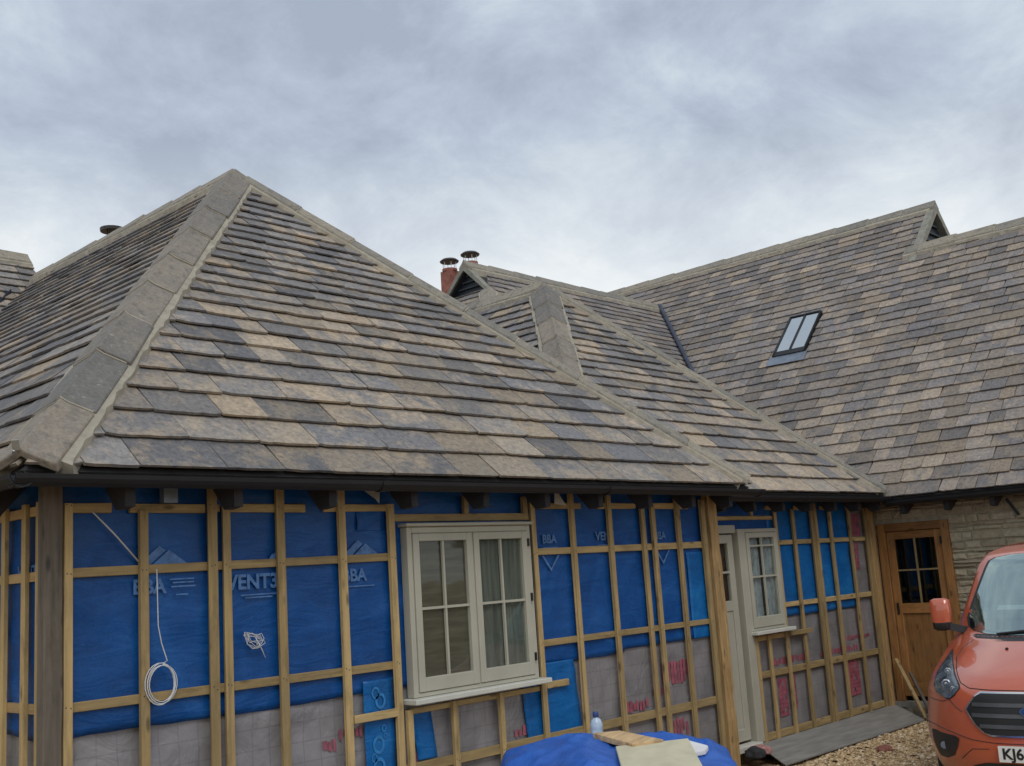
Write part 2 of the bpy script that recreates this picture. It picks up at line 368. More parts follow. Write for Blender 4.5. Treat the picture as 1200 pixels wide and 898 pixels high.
# ------------------------------------------------------------------ roofs
def clip(poly, region):
    """Sutherland-Hodgman, region convex and counter-clockwise, 2D"""
    out = poly
    for i in range(len(region)):
        a, b = region[i], region[(i+1) % len(region)]
        def side(p): return (b[0]-a[0])*(p[1]-a[1])-(b[1]-a[1])*(p[0]-a[0])
        inp, out = out, []
        for k in range(len(inp)):
            p, q = inp[k], inp[(k+1) % len(inp)]
            sp, sq = side(p), side(q)
            if sp >= 0: out.append(p)
            if (sp >= 0) != (sq >= 0):
                t = sp/(sp-sq); out.append((p[0]+(q[0]-p[0])*t, p[1]+(q[1]-p[1])*t))
        if not out: return []
    return out
S2 = math.sqrt(0.5)
def ccw(r):
    a = sum(r[i][0]*r[(i+1) % len(r)][1]-r[(i+1) % len(r)][0]*r[i][1] for i in range(len(r)))
    return r if a > 0 else r[::-1]
def slope(parent, P0, U, V, region, gfun, wfun, bias, seed, t_start=0.0, holes=(), name='slates', th0=0.054, sl=0.042, mat='slate'):
    """one slope of individually laid stone slates; region in (s along U, t up the slope)"""
    rnd = random.Random(seed); region = ccw(region)
    P0, U, V = Vector(P0), Vector(U).normalized(), Vector(V).normalized()
    Nn = U.cross(V).normalized()
    if Nn.z < 0: Nn = -Nn
    smin = min(p[0] for p in region); smax = max(p[0] for p in region); tmax = max(p[1] for p in region)
    vs, fs, cs = [], [], []
    t = t_start; ci = 0
    while t < tmax:
        g = gfun(t); s = smin-rnd.uniform(0, 0.4)
        L = g+0.10
        while s < smax:
            w = wfun(t)*rnd.uniform(0.62, 1.4); s1 = s+w
            gap = rnd.uniform(0.002, 0.006); jt = rnd.uniform(-0.007, 0.006)
            k = max(4, int(w/0.06)); tail = []
            for i in range(k+1):
                e = i/k; tt = t+jt+rnd.uniform(-0.0045, 0.0045)
                if i in (0, k): tt += rnd.choice((0.0, .002, .004, .006, .008, .018))
                tail.append((s+gap+(w-2*gap)*e, tt))
            sk = rnd.uniform(-0.012, 0.012)
            poly = tail+[(s1-gap+sk, t+L), (s+gap+sk, t+L)]
            pc0 = clip(poly, region); pieces = [pc0]
            for (h0, h1, h2, h3) in holes:
                if pc0 and s1 > h0 and s < h1 and t+L > h2 and t < h3:
                    B = 99
                    pieces = [clip(pc0, [(-B, -B), (h0, -B), (h0, B), (-B, B)]), clip(pc0, [(h1, -B), (B, -B), (B, B), (h1, B)])]
                    mid = clip(pc0, [(h0, -B), (h1, -B), (h1, B), (h0, B)])
                    pieces += [clip(mid, [(-B, -B), (B, -B), (B, h2), (-B, h2)]), clip(mid, [(-B, h3), (B, h3), (B, B), (-B, B)])]
            for pc in pieces:
                if len(pc) < 3: continue
                th = th0+rnd.uniform(-0.004, 0.004); tilt = rnd.uniform(-0.007, 0.007); thick = 0.016+rnd.uniform(-0.002, 0.004)
                b = len(vs); n = len(pc); cx = (s+s1)/2
                ty = min(1, max(0, rnd.gauss(bias(t), 0.19))); col = (ty, rnd.random(), rnd.random())
                for top in (1, 0):
                    for (a, q) in pc:
                        h = th-sl*(q-t)/L+tilt*(a-cx)-(0 if top else thick)
                        vs.append(P0+U*a+V*q+Nn*h); cs.append(col)
                f = tuple(range(b, b+n))
                nrm = (vs[b+1]-vs[b]).cross(vs[b+2]-vs[b])
                fs.append(f if nrm.dot(Nn) > 0 else f[::-1])
                for i in range(n):
                    k2 = (i+1) % n; fs.append((b+i, b+n+i, b+n+k2, b+k2))
            s = s1
        t += g; ci += 1
    return link(name, vs, fs, mat, parent, cols=cs)
def deck_mb(mb, P0, U, V, region, th=0.035):
    P0, U, V = Vector(P0), Vector(U).normalized(), Vector(V).normalized()
    Nn = U.cross(V).normalized()
    if Nn.z < 0: Nn = -Nn
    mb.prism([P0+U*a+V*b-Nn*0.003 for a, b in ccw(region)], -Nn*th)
def capping(parent, p0, p1, nA, nB, leg, length, mat, seed, kind, lift=0.080, th=0.05, mleg=0.035, first=0.0):
    """V-shaped stones along a hip or ridge; nA, nB are the unit normals of the two slopes"""
    rnd = random.Random(seed)
    p0, p1, nA, nB = Vector(p0), Vector(p1), Vector(nA).normalized(), Vector(nB).normalized()
    d = (p1-p0).normalized(); tot = (p1-p0).length
    dA = nA.cross(d).normalized(); dB = nB.cross(d).normalized()
    if dA.dot(nB) > 0: dA = -dA     # leg in slope A points away from slope B
    if dB.dot(nA) > 0: dB = -dB
    up = (nA+nB).normalized(); k = 1/max(0.3, up.dot(nA))
    def section(p, lg, h, t, q=0.0):
        # outer: A toe, A shoulder, apex..., B toe ; inner back
        a = p+up*h*k
        out = [a+dA*lg, a+dA*0.045+up*0.0, a+up*0.012, a+dB*0.045, a+dB*lg]
        inn = [o-up*t*k for o in out]
        return out+inn[::-1]
    def solid(mb, s0, s1):
        b = len(mb.v); n = len(s0); mb.v += s0+s1
        mb.f.append(tuple(b+i for i in range(n))[::-1]); mb.f.append(tuple(b+n+i for i in range(n)))
        for i in range(n):
            q = (i+1) % n; mb.f.append((b+i, b+q, b+n+q, b+n+i))
    n = max(1, round(tot/length)); stops = [i/n*tot for i in range(n+1)]
    for i in range(1, n): stops[i] += rnd.uniform(-0.06, 0.06)*length
    for i in range(n):
        a, b = stops[i]+0.006, stops[i+1]-0.006
        h = lift+rnd.uniform(-0.003, 0.004); lg = leg+rnd.uniform(-0.012, 0.012); sh = (dA-dB)*rnd.uniform(-0.006, 0.006)
        mb = MB()
        s0 = section(p0+d*a+sh, lg, h+0.006, th); s1 = section(p0+d*b+sh*rnd.uniform(-1, 1), lg+rnd.uniform(-.008, .008), h-0.004, th)
        solid(mb, s0, s1)
        o = mb.build(kind, mat, parent); bevel(o, 0.009, 2)
    # mortar bed, ragged
    mb = MB(); m = int(tot/0.07)+1; secs = []
    for i in range(m+1):
        q = .07+(tot-.07)*i/m
        s = section(p0+d*q, leg+mleg, lift-0.014, 0.085)
        s[0] = s[0]+dA*rnd.uniform(-0.012, 0.012); s[4] = s[4]+dB*rnd.uniform(-0.012, 0.012)
        secs.append(s)
    b = 0; nn = len(secs[0])
    for s in secs: mb.v += s
    for i in range(m):
        for j in range(nn):
            q = (j+1) % nn; mb.f.append((i*nn+j, i*nn+q, (i+1)*nn+q, (i+1)*nn+j))
    mb.f.append(tuple(range(nn))[::-1]); mb.f.append(tuple(m*nn+i for i in range(nn)))
    mb.build('mortar_bed', 'mortar', parent)
    # mortar in each joint
    for i in range(1, n):
        mb = MB(); solid(mb, section(p0+d*(stops[i]-0.007), leg-0.012, lift-0.0005, 0.03), section(p0+d*(stops[i]+0.007), leg-0.012, lift-0.0005, 0.03))
        mb.build('mortar_joint', 'mortar', parent)

nF, nB_, nL, nR = (0, -S2, S2), (0, S2, S2), (-S2, 0, S2), (S2, 0, S2)
q2 = math.sqrt(2)

def gutter(parent, p0, p1, out, r=0.062):
    """half-round gutter from p0 to p1; out = unit vector away from the wall"""
    p0, p1, out = Vector(p0), Vector(p1), Vector(out); up = Vector((0, 0, 1)); d = (p1-p0).normalized()
    mb = MB(); n = 9
    def ring(p, rr): return [p+out*math.cos(t)*rr-up*math.sin(t)*rr for t in [math.pi*i/(n-1) for i in range(n)]]
    s = ring(p0, r)+ring(p0, r-0.006)[::-1]
    mb.prism(s, p1-p0)
    g = mb.build('gutter', 'plastic', parent)
    L = (p1-p0).length; k = max(1, int(L/1.9))
    for i in range(k+1):
        q = p0+d*min(L-0.03, max(0.03, L*i/k+0.02))
        mb = MB(); mb.prism([a-d*0.03 for a in ring(q, r+0.007)+ring(q, r-0.002)[::-1]], d*0.06)
        mb.build('gutter_bracket', 'plastic', g)
    return g

# ================================================================== LEFT TIMBER WING
ZE = 2.64                       # eaves height
X0, X1, Y0 = 2.41, 9.37, 5.65   # eaves lines
AX, AY, AZ = 5.97, 9.11, 6.035; RY1 = 13.75; RISE = AZ-ZE
runF, runL, runR = AY-Y0, AX-X0, X1-AX
kF, kL, kR = RISE/runF, RISE/runL, RISE/runR
lenF, lenL, lenR = math.hypot(runF, RISE), math.hypot(runL, RISE), math.hypot(runR, RISE)
wing = thing('timber_framed_wing', 'nearest wing with large hipped stone-slate roof over battened blue membrane walls, unfinished', 'building', (X0+.35, 6.0, 0))
mb = MB()
fr = [(0, 0), (X1-X0, 0), (AX-X0, lenF)]
deck_mb(mb, (X0, Y0, ZE), (1, 0, 0), (0, 1, kF), fr)
LY = 16-Y0
lfL = [(0, 0), (LY, 0), (LY, lenL), (runF, lenL)]; lfR = [(0, 0), (LY, 0), (LY, lenR), (runF, lenR)]
deck_mb(mb, (X0, Y0, ZE), (0, 1, 0), (1, 0, kL), lfL)
deck_mb(mb, (X1, Y0, ZE), (0, 1, 0), (-1, 0, kR), lfR)
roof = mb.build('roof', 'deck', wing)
gf = lambda t: max(0.158, 0.285-0.055*t)
wf = lambda t: max(0.27, 0.47-0.06*t)
slope(roof, (X0, Y0, ZE), (1, 0, 0), (0, 1, kF), fr, gf, wf, lambda t: 0.56-0.05*t, 11, th0=.052, sl=.040)
slope(roof, (X0, Y0, ZE), (0, 1, 0), (1, 0, kL), [(0, 0), (8.6, 0), (8.6, lenL), (runF, lenL)], gf, wf, lambda t: 0.40-0.03*t, 12, th0=.044, sl=.033)
slope(roof, (X1, Y0, ZE), (0, 1, 0), (-1, 0, kR), [(0, 0), (8.6, 0), (8.6, lenR), (runF, lenR)], gf, wf, lambda t: 0.4, 13)
n1F, n1L, n1R = (0, -kF, 1), (-kL, 0, 1), (kR, 0, 1)
capping(roof, (X0+.02, Y0+.02, ZE+.02), (AX-.05, AY-.05, AZ-.05), n1F, n1L, 0.20, 0.66, 'hip_a', 21, 'hip_stone')
capping(roof, (X1-.02, Y0+.02, ZE+.02), (AX+.05, AY-.05, AZ-.05), n1F, n1R, 0.125, 0.62, 'hip_b', 22, 'hip_stone', mleg=0.035)
capping(roof, (AX, AY+.02, AZ), (AX, RY1, AZ), n1L, n1R, 0.16, 0.55, 'hip_b', 23, 'ridge_stone')
# apex stone covering the three-way meeting
mb = MB()
ap = Vector((AX, AY, AZ+0.125)); ring_ = []
for (dx, dy) in ((-1, -1), (1, -1), (1, 1.1), (-1, 1.1)):
    ring_.append(Vector((AX+dx*0.17, AY+dy*0.17, AZ-0.065)))
mb.v = [ap]+ring_+[v-Vector((0, 0, .08)) for v in ring_]
mb.f = [(0, 1, 2), (0, 2, 3), (0, 3, 4), (0, 4, 1), (1, 5, 6, 2), (2, 6, 7, 3), (3, 7, 8, 4), (4, 8, 5, 1), (8, 7, 6, 5)]
bevel(mb.build('apex_stone', 'hip_a', roof), 0.02, 2)
# hip iron at the corner
mb = MB().beam((X0-.015, Y0+.06, ZE+.06), (X0-.03, Y0-.0, ZE+.10), 0.035, 0.012).beam((X0-.03, Y0, ZE+.10), (X0-.045, Y0-.015, ZE+.15), 0.035, 0.012)
mb.build('hip_iron', 'steel', roof)
# flue behind the ridge
mb = MB(); fx, fy = 6.62, 12.9; FZ = AZ+.22
mb.tube([(fx, fy, AZ-.8), (fx, fy, FZ+.30)], 0.075, 12)
fl = mb.build('flue_pipe', 'cowl', roof)
mb = MB().tube([(fx, fy, FZ+.36), (fx, fy, FZ+.40), (fx, fy, FZ+.43)], 0, 16, [0.15, 0.155, 0.05]); mb.build('cowl', 'cowl', fl)
for a in range(4): mb = MB().tube([(fx+.07*math.cos(a*1.57), fy+.07*math.sin(a*1.57), FZ+.29), (fx+.07*math.cos(a*1.57), fy+.07*math.sin(a*1.57), FZ+.37)], 0.008, 5); mb.build('cowl_strut', 'cowl', fl)

gutter(wing, (X0-.07, Y0-.03, ZE-.025), (X1+.14, Y0-.03, ZE-.025), (0, -1, 0))
gutter(wing, (X0-.03, Y0-.07, ZE-.027), (X0-.03, 14, ZE-.027), (-1, 0, 0))
# rafter feet
def rafter_feet_front(parent, xs, yw, ye, ze, w=0.06, d=0.13):
    for x in xs:
        mb = MB()
        mb.prism([(x-w/2, ye+.06, ze+.05), (x-w/2, yw+.3, ze+.05+(yw+.3-ye-.06)), (x-w/2, yw+.3, ze+(yw+.3-ye-.06)-d-.03), (x-w/2, ye+.17, ze-d+.03), (x-w/2, ye+.06, ze-d+.04)], (w, 0, 0))
        # keep top under the deck
        for v in mb.v: v.z -= 0.09
        mb.build('rafter_foot', 'rafter', parent)
rafter_feet_front(wing, [3.03, 3.72, 4.42, 5.12, 5.82, 6.5, 7.16, 7.84, 8.5, 9.12], 6.0, Y0, ZE)
for y in (6.35, 6.95, 7.6):
    mb = MB(); w = .06
    mb.prism([(X0+.06, y, ZE-.04), (X0+.6, y, ZE+.5), (X0+.6, y, ZE+.3), (X0+.17, y, ZE-.19), (X0+.06, y, ZE-.18)], (0, w, 0))
    mb.build('rafter_foot', 'rafter', wing)
# galvanised brackets under the eaves
for x in (3.34, 4.52):
    MB().box(x, 5.90, 2.50, x+.09, 5.95, 2.60).build('joist_hanger', 'lead', wing)
# solid wall behind
MB().box(2.77, 6.03, -0.3, 9.20, 6.18, 2.86).build('wall', 'sheath', wing)
MB().box(2.77, 6.181, -0.3, 2.90, 13.5, 2.86).build('wall', 'sheath', wing)
MB().box(9.05, 6.181, -0.3, 9.20, 13.0, 2.86).build('wall', 'sheath', wing)

def sheet(name, mat, parent, a0, a1, zb, zt, plane, axis='x', off=0.0, seed=0, amp=0.012, nx=None, skew=0.0):
    """hanging sheet, zb may be a function of a; billows a little between its fixings"""
    if not callable(zb): zb_ = lambda a, z=zb: z
    else: zb_ = zb
    nx = nx or max(4, int((a1-a0)/0.05)); nz = 40
    vs, fs = [], []
    for i in range(nx+1):
        a = a0+(a1-a0)*i/nx
        for k in range(nz+1):
            z0 = zb_(a); z = z0+(zt-z0)*k/nz
            n = noise.noise(Vector((a*1.7+seed, z*2.3, seed)))*amp + noise.noise(Vector((a*6+z*2.5, z*4-a*2, seed+3)))*amp*0.5
            n *= .6; n += (1-min(1, 5*abs(noise.noise(Vector(((a*1.1+z*1.9), (z-a)*1.2, seed+9))))))*amp*0.9+(1-min(1, 6*abs(noise.noise(Vector((a*2.6-z*1.2, z*2.2, seed+19))))))*amp*0.5
            n = min(n, amp*1.35)
            curl = 0.0
            aa = a+skew*(1-k/nz)
            vs.append(Vector((aa, plane-off-n, z)) if axis == 'x' else Vector((plane-off-n, aa, z)))
    for i in range(nx):
        for k in range(nz):
            q = i*(nz+1)+k; f = (q, q+nz+1, q+nz+2, q+1)
            fs.append(f if axis == 'x' else f[::-1])
    o = link(name, vs, fs, mat, parent, smooth=True)
    so = o.modifiers.new('thick', 'SOLIDIFY'); so.thickness = 0.0012
    return o
foil = sheet('foil_sheet', 'foil', wing, 2.765, 9.06, -0.25, 1.45, 6.022, seed=1, amp=0.007)
wav = lambda a: 1.24+0.022*noise.noise(Vector((a*1.1, 0, 0)))+0.006*noise.noise(Vector((a*6, 2, 0)))+(0.03 if a > 7.7 else 0)
blue = sheet('blue_membrane', 'blue', wing, 2.765, 9.06, wav, 2.85, 6.008, seed=2, amp=0.010)
# bright replacement pieces
sheet('membrane_patch', 'cyan', wing, 4.83, 5.10, 0.55, 1.32, 5.996, seed=5, amp=0.006)
sheet('membrane_patch', 'cyan', wing, 5.24, 5.42, 0.74, 1.08, 5.996, seed=6, amp=0.006, skew=0.05)
sheet('membrane_patch', 'cyan', wing, 6.36, 7.00, 0.60, 1.26, 5.996, seed=7, amp=0.007, skew=0.06)
sheet('membrane_patch', 'cyan', wing, 8.72, 9.04, 1.27, 2.06, 5.996, seed=8, amp=0.004)
sheet('membrane_patch', 'blue', wing, 4.83, 5.08, 2.32, 2.46, 5.996, seed=9, amp=0.012)
# side wall
sheet('foil_sheet', 'foil', wing, 6.04, 10, -0.25, 1.45, 2.755, axis='y', seed=3, amp=0.007)
sheet('blue_membrane', 'blue', wing, 6.04, 10, lambda a: 1.25+0.05*noise.noise(Vector((a*2, 5, 0))), 2.85, 2.742, axis='y', seed=4, amp=0.012)

# --- printing on the membrane
RX = (math.pi/2, 0, 0)
def house_logo(x, z, s, y=5.988):
    mb = MB()
    mb.prism([(x, y, z), (x+.27*s, y, z+.21*s), (x+.33*s, y, z+.165*s), (x+.12*s, y, z)], (0, .0006, 0))
    mb.prism([(x+.15*s, y, z), (x+.37*s, y, z+.17*s), (x+.62*s, y, z)], (0, .0006, 0))
    mb.build('printed_emblem', 'print', blue)
house_logo(3.19, 2.125, .62); house_logo(4.66, 2.125, .64)
text('printed_lettering', 'BBA', .115, (3.29, 5.986, 2.02), RX, 'print', blue)
text('printed_lettering', 'BBA', .115, (4.79, 5.986, 2.02), RX, 'print', blue)
text('printed_lettering', 'VENT3', .125, (3.99, 5.986, 2.015), RX, 'print', blue)
text('printed_lettering', 'VENT', .10, (7.52, 5.986, 2.23), RX, 'print', blue)
text('printed_lettering', 'BBA', .095, (6.80, 5.986, 2.22), RX, 'print', blue)
text('printed_lettering', 'BBA', .095, (8.32, 5.986, 2.22), RX, 'print', blue)
mb = MB()
for x in (6.70, 8.24):
    mb.prism([(x, 5.986, 2.09), (x+.02, 5.986, 2.09), (x+.10, 5.986, 1.99), (x+.19, 5.986, 2.09), (x+.21, 5.986, 2.09), (x+.10, 5.986, 1.965)], (0, .0006, 0))
mb.build('printed_emblem', 'print', blue)
for x, z, w in ((3.42, 2.055, .16), (3.44, 2.035, .14), (3.43, 2.012, .16), (3.46, 1.965, .08), (3.90, 1.935, .26), (3.93, 1.918, .2), (4.70, 1.945, .26), (6.72, 2.15, .18), (7.42, 2.155, .22), (8.22, 2.15, .2)):
    MB().box(x, 5.986, z, x+w, 5.9866, z+.008).build('printed_small_line', 'print', blue)
mb = MB()
mb.prism([(4.10, 5.986, 2.13), (4.13, 5.986, 2.18), (4.18, 5.986, 2.20), (4.19, 5.986, 2.13)], (0, .0006, 0))
mb.build('printed_emblem', 'print', blue)
# pale rings printed on the bright piece by the window
mb = MB()
for cx, cz, r0 in ((4.93, 1.235, .035), (4.97, 1.18, .045), (4.94, .90, .05), (4.99, 1.0, .02), (4.90, .82, .025), (4.94, .76, .05), (5.0, .95, .015), (4.92, .66, .03)):
    n = 18; b = len(mb.v)
    for t in range(n):
        a = 2*math.pi*t/n
        for rr in (r0, r0*.62): mb.v.append(Vector((cx+rr*math.cos(a), 5.986, cz+rr*1.2*math.sin(a))))
    for t in range(n):
        u = (t+1) % n; mb.f.append((b+2*t, b+2*u, b+2*u+1, b+2*t+1))
mb.build('printed_ring', 'print_cyan', blue)
# red print on the foil, mostly hidden by the battens
def redtext(parent, x, z, s, body, y=6.008): text('red_lettering', body, s, (x, y, z), RX, 'red', parent)
def redbars(parent, x0, x1, z0, z1, y, n=7, seed=1, mat='red'):
    rnd = random.Random(seed); mb = MB(); w = (x1-x0)/n
    for i in range(n):
        h = rnd.uniform(.55, 1)*(z1-z0); zo = z0+rnd.uniform(0, z1-z0-h)
        mb.box(x0+i*w, y, zo, x0+(i+rnd.uniform(.55, .9))*w, y+.0006, zo+h)
    mb.build('red_lettering', mat, parent)
redbars(foil, 4.50, 4.62, .90, .99, 6.008, 3, 1); redbars(foil, 4.63, 4.83, .97, 1.04, 6.008, 6, 2)
redbars(foil, 5.22, 5.36, .72, .80, 6.008, 3, 3); redbars(foil, 6.28, 6.55, .75, .83, 6.008, 6, 4)
redbars(foil, 7.66, 7.98, .74, .84, 6.008, 7, 5); redbars(foil, 8.20, 8.62, .90, 1.12, 6.008, 9, 6); redbars(foil, 8.05, 8.22, .84, .92, 6.008, 4, 7)
redbars(foil, 8.26, 8.55, .46, .62, 6.008, 6, 8); redbars(foil, 4.88, 5.02, .62, .70, 6.008, 3, 9)
text('printed_lettering', 'VENT', .10, (2.722, 6.30, 2.14), (math.pi/2, 0, -math.pi/2), 'print', blue)

# --- battens: level ones on the membrane, uprights over them
def upright(parent, x, z0, z1, w=0.056, y=5.952, d=0.024, mat='tim_v', name='stud', lean=0):
    mb = MB().box(x-w/2, y, z0, x+w/2, y+d, z1)
    for v in mb.v:
        if v.z > (z0+z1)/2: v.x += random.uniform(-.006, .006)+lean
    o = mb.build(name, mat, parent); bm = bmesh.new(); bm.from_mesh(o.data); o.data.materials.append(M['trim'])
    zn = [z for z in (.06, .70, 1.41, 2.12, 2.48) if z0 < z < z1]
    for z in zn:
        for dx in (-.012, .012):
            cx, cz = x+dx+random.uniform(-.004, .004), z+random.uniform(-.012, .012)
            vsn = [bm.verts.new((cx+.0042*math.cos(a*1.047), y-.0012, cz+.0042*math.sin(a*1.047))) for a in range(6)]
            f = bm.faces.new(vsn[::-1]); f.material_index = 1
            f.normal_update()
            if f.normal.y > 0: f.normal_flip()
    bm.to_mesh(o.data); bm.free()
    return o
def level(parent, x0, x1, z, h=0.052, y=5.977, d=0.024, mat='tim_x', name='batten', dz=0):
    mb = MB().box(x0, y, z-h/2, x1, y+d, z+h/2)
    for v in mb.v:
        if v.x > (x0+x1)/2: v.z += dz+random.uniform(-.006, .006)
    return bevel(mb.build(name, mat, parent), 0.003)
for x, z1 in ((2.797, 2.50), (3.244, 2.46), (3.69, 2.60), (3.79, 2.49), (4.185, 2.62), (4.682, 2.62), (5.115, 2.50)):
    upright(wing, x, -0.2, z1)
upright(wing, 5.205, -0.2, 1.09, w=.05)
for x, z1 in ((6.590, 2.52), (7.075, 2.60), (7.567, 2.58), (8.045, 2.60), (8.195, 2.51), (8.585, 2.60), (9.0, 2.55)):
    upright(wing, x, -0.2, z1, w=0.052 if x < 8.9 else .07)
for x in (5.628, 6.107): upright(wing, x, -.2, 1.10, w=.05)
for (a, b) in ((2.775, 3.06), (3.17, 3.66), (3.72, 3.76), (3.82, 4.40), (4.55, 5.09)): level(wing, a, b, 2.475)
for (a, b) in ((6.56, 7.22), (7.45, 7.98), (8.25, 8.80)): level(wing, a, b, 2.49)
level(wing, 5.14, 6.565, 2.405); level(wing, 2.775, 5.10, 2.12, dz=.01); level(wing, 6.57, 9.03, 2.125)
level(wing, 2.775, 5.10, 1.405); level(wing, 6.57, 9.03, 1.412)
level(wing, 4.72, 5.09, 1.09, y=5.950); level(wing, 6.62, 6.88, 1.095, y=5.950)
level(wing, 5.23, 6.56, 1.075, h=.04)
level(wing, 2.775, 9.03, 0.70, h=.065); level(wing, 2.775, 9.03, 0.06, h=.065)
for x in (5.85, 6.5): upright(wing, x, 2.43, 2.56, w=.05)
# corner posts
mb = MB(); zs = [-0.3+i*0.1 for i in range(30)]; b = 0
for z in zs:
    o = .006*noise.noise(Vector((z*3, 1, 0))); o2 = .006*noise.noise(Vector((z*3, 5, 0)))
    for x, y in ((2.655+o, 5.935), (2.758+o2, 5.935), (2.758+o2, 6.02), (2.655+o, 6.02)): mb.v.append(Vector((x, y+o, z)))
for i in range(len(zs)-1):
    for k in range(4):
        q = (k+1) % 4; mb.f.append((i*4+k, i*4+q, i*4+4+q, i*4+4+k))
mb.f += [(3, 2, 1, 0), tuple(len(mb.v)-4+k for k in range(4))]
bevel(mb.build('corner_post', 'post_old', wing), .006)
mb = MB(); rnd = random.Random(4)
for z in zs:
    o = .012*noise.noise(Vector((z*4, 1, 8))); o2 = .02*noise.noise(Vector((z*5, 5, 8)))
    for x, y in ((9.065+o*.5, 5.93), (9.20+o2, 5.925), (9.21+o2, 6.03), (9.065, 6.03)): mb.v.append(Vector((x, y+o, z)))
for i in range(len(zs)-1):
    for k in range(4):
        q = (k+1) % 4; mb.f.append((i*4+k, i*4+q, i*4+4+q, i*4+4+k))
mb.f += [(3, 2, 1, 0), tuple(len(mb.v)-4+k for k in range(4))]
cp = bevel(mb.build('corner_post', 'post_oak', wing), .005); cp['label'] = 'pale rough oak corner post beside the recessed door'
# side wall timbers
for y, w in ((6.10, .05), (6.28, .055), (6.55, .05), (7.0, .055), (7.5, .055), (8.0, .055)):
    MB().box(2.690, y-w/2, -.2, 2.712, y+w/2, 2.52).build('stud', 'tim_v', wing)
for z in (.06, .70, 1.405, 2.115, 2.475):
    MB().box(2.713, 6.05, z-.026, 2.736, 9.9, z+.026).build('batten', 'tim_y', wing)

# --- window 1
def casement(parent, x0, x1, z0, z1, y, cols, rows, depth=0.05, stile=0.058, bot=0.095, top=.055, glass='glass', bar=.018, bars_z=None, fm='frame'):
    s = MB()
    s.box(x0, y, z0, x0+stile, y+depth, z1).box(x1-stile, y, z0, x1, y+depth, z1)
    s.box(x0+stile, y+.001, z0, x1-stile, y+depth, z0+bot).box(x0+stile, y+.001, z1-top, x1-stile, y+depth, z1)
    o = bevel(s.build('sash', fm, parent), .004)
    gx0, gx1, gz0, gz1 = x0+stile, x1-stile, z0+bot, z1-top
    g = MB().box(gx0, y+.028, gz0, gx1, y+.032, gz1).build('pane', glass, o)
    b = MB()
    for i in range(1, cols):
        x = gx0+(gx1-gx0)*i/cols; b.box(x-bar/2, y+.008, gz0, x+bar/2, y+.027, gz1)
    zs_ = bars_z or [gz0+(gz1-gz0)*i/rows for i in range(1, rows)]
    xs = [gx0]+[gx0+(gx1-gx0)*i/cols for i in range(1, cols)]+[gx1]
    for z in zs_:
        for i in range(cols):
            b.box(xs[i]+(bar/2 if i else 0), y+.009, z-bar/2, xs[i+1]-(bar/2 if i < cols-1 else 0), y+.027, z+bar/2)
    b.build('glazing_bar', fm, o)
    return o
win = MB()
wx0, wx1, wz0, wz1 = 5.222, 6.505, 1.165, 2.335
win.box(wx0, 5.925, wz0, wx0+.045, 6.0, wz1).box(wx1-.045, 5.925, wz0, wx1, 6.0, wz1).box(wx0+.045, 5.925, wz1-.045, wx1-.045, 6.0, wz1)
win.box(wx0+.045, 5.925, wz0, wx1-.045, 6.0, wz0+.03).box(5.848, 5.928, wz0+.03, 5.878, 6.0, wz1-.045)
win = bevel(win.build('window', 'frame', wing), .004); win['label'] = 'cream double casement window with four panes in each leaf'
casement(win, 5.270, 5.855, 1.198, 2.288, 5.915, 2, 2); casement(win, 5.871, 6.458, 1.198, 2.288, 5.915, 2, 2)
bevel(MB().box(5.17, 5.845, 1.125, 6.565, 6.0, 1.163).build('sill', 'sill', win), .006)
bevel(MB().box(5.20, 5.895, 2.337, 6.515, 6.0, 2.362).build('drip_moulding', 'frame', win), .006)
MB().box(5.32, 5.952, 1.28, 5.81, 5.955, 2.24).build('blind', 'paper', win)
def curtain(parent, x0, x1, z0, z1, y, mat, amp=.006, k=60):
    vs, fs = [], []; n = 60
    for i in range(n+1):
        x = x0+(x1-x0)*i/n
        for z in (z0, z1): vs.append(Vector((x, y+amp*math.sin(x*k)+.003*math.sin(x*150), z)))
    for i in range(n): fs.append((2*i, 2*i+2, 2*i+3, 2*i+1))
    return link('curtain', vs, fs, mat, parent, smooth=True)
curtain(win, 5.925, 6.42, 1.28, 2.24, 5.960, 'curtain')
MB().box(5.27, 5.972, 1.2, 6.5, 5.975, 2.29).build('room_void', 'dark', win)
for z in (1.30, 1.75, 2.17): MB().box(6.457, 5.905, z, 6.473, 5.923, z+.06).build('hinge', 'ink', win)

# --- cables hung on the wall (each a thing)
def ringpath(cx, cz, r, y, turns, n=20, rx=.8):
    return [(cx+r*rx*math.cos(t)*(1+.10*math.sin(t*.37))+.008*math.sin(t*.21), y+.004*math.sin(t*1.3), cz+r*math.sin(t)*(1+.08*math.cos(t*.29))) for t in [2*math.pi*turns*i/(n*turns) + 1.4 for i in range(n*turns+1)]]
pth = [(3.315, 5.945, 2.12), (3.318, 5.945, 1.95), (3.32, 5.944, 1.80), (3.34, 5.944, 1.70), (3.375, 5.944, 1.60)]
mb = MB().tube(pth+ringpath(3.335, 1.475, .108, 5.94, 4), .0032, 6)
tag(mb.build('coiled_cable', 'cable', None, True, origin=(3.33, 5.94, 1.3)), 'white cable coiled in neat loops, hanging over the second stud of the blue wall', 'cable')
mb = MB().tube([(2.94, 5.972, 2.455), (3.07, 5.965, 2.325), (3.215, 5.972, 2.17)], .005, 6)
tag(mb.build('loose_cable', 'cable', None, True, origin=(3.1, 5.97, 2.2)), 'straight pale cable running diagonally across the top left blue bay', 'cable')
pp = []
rnd = random.Random(3)
for i in range(60):
    t = i*.62; pp.append((3.965+.085*math.cos(t*1.03)*rnd.uniform(.35, 1.1), 5.965-.01*rnd.random(), 1.69+.045*math.sin(t)*rnd.uniform(.3, 1.4)-.02))
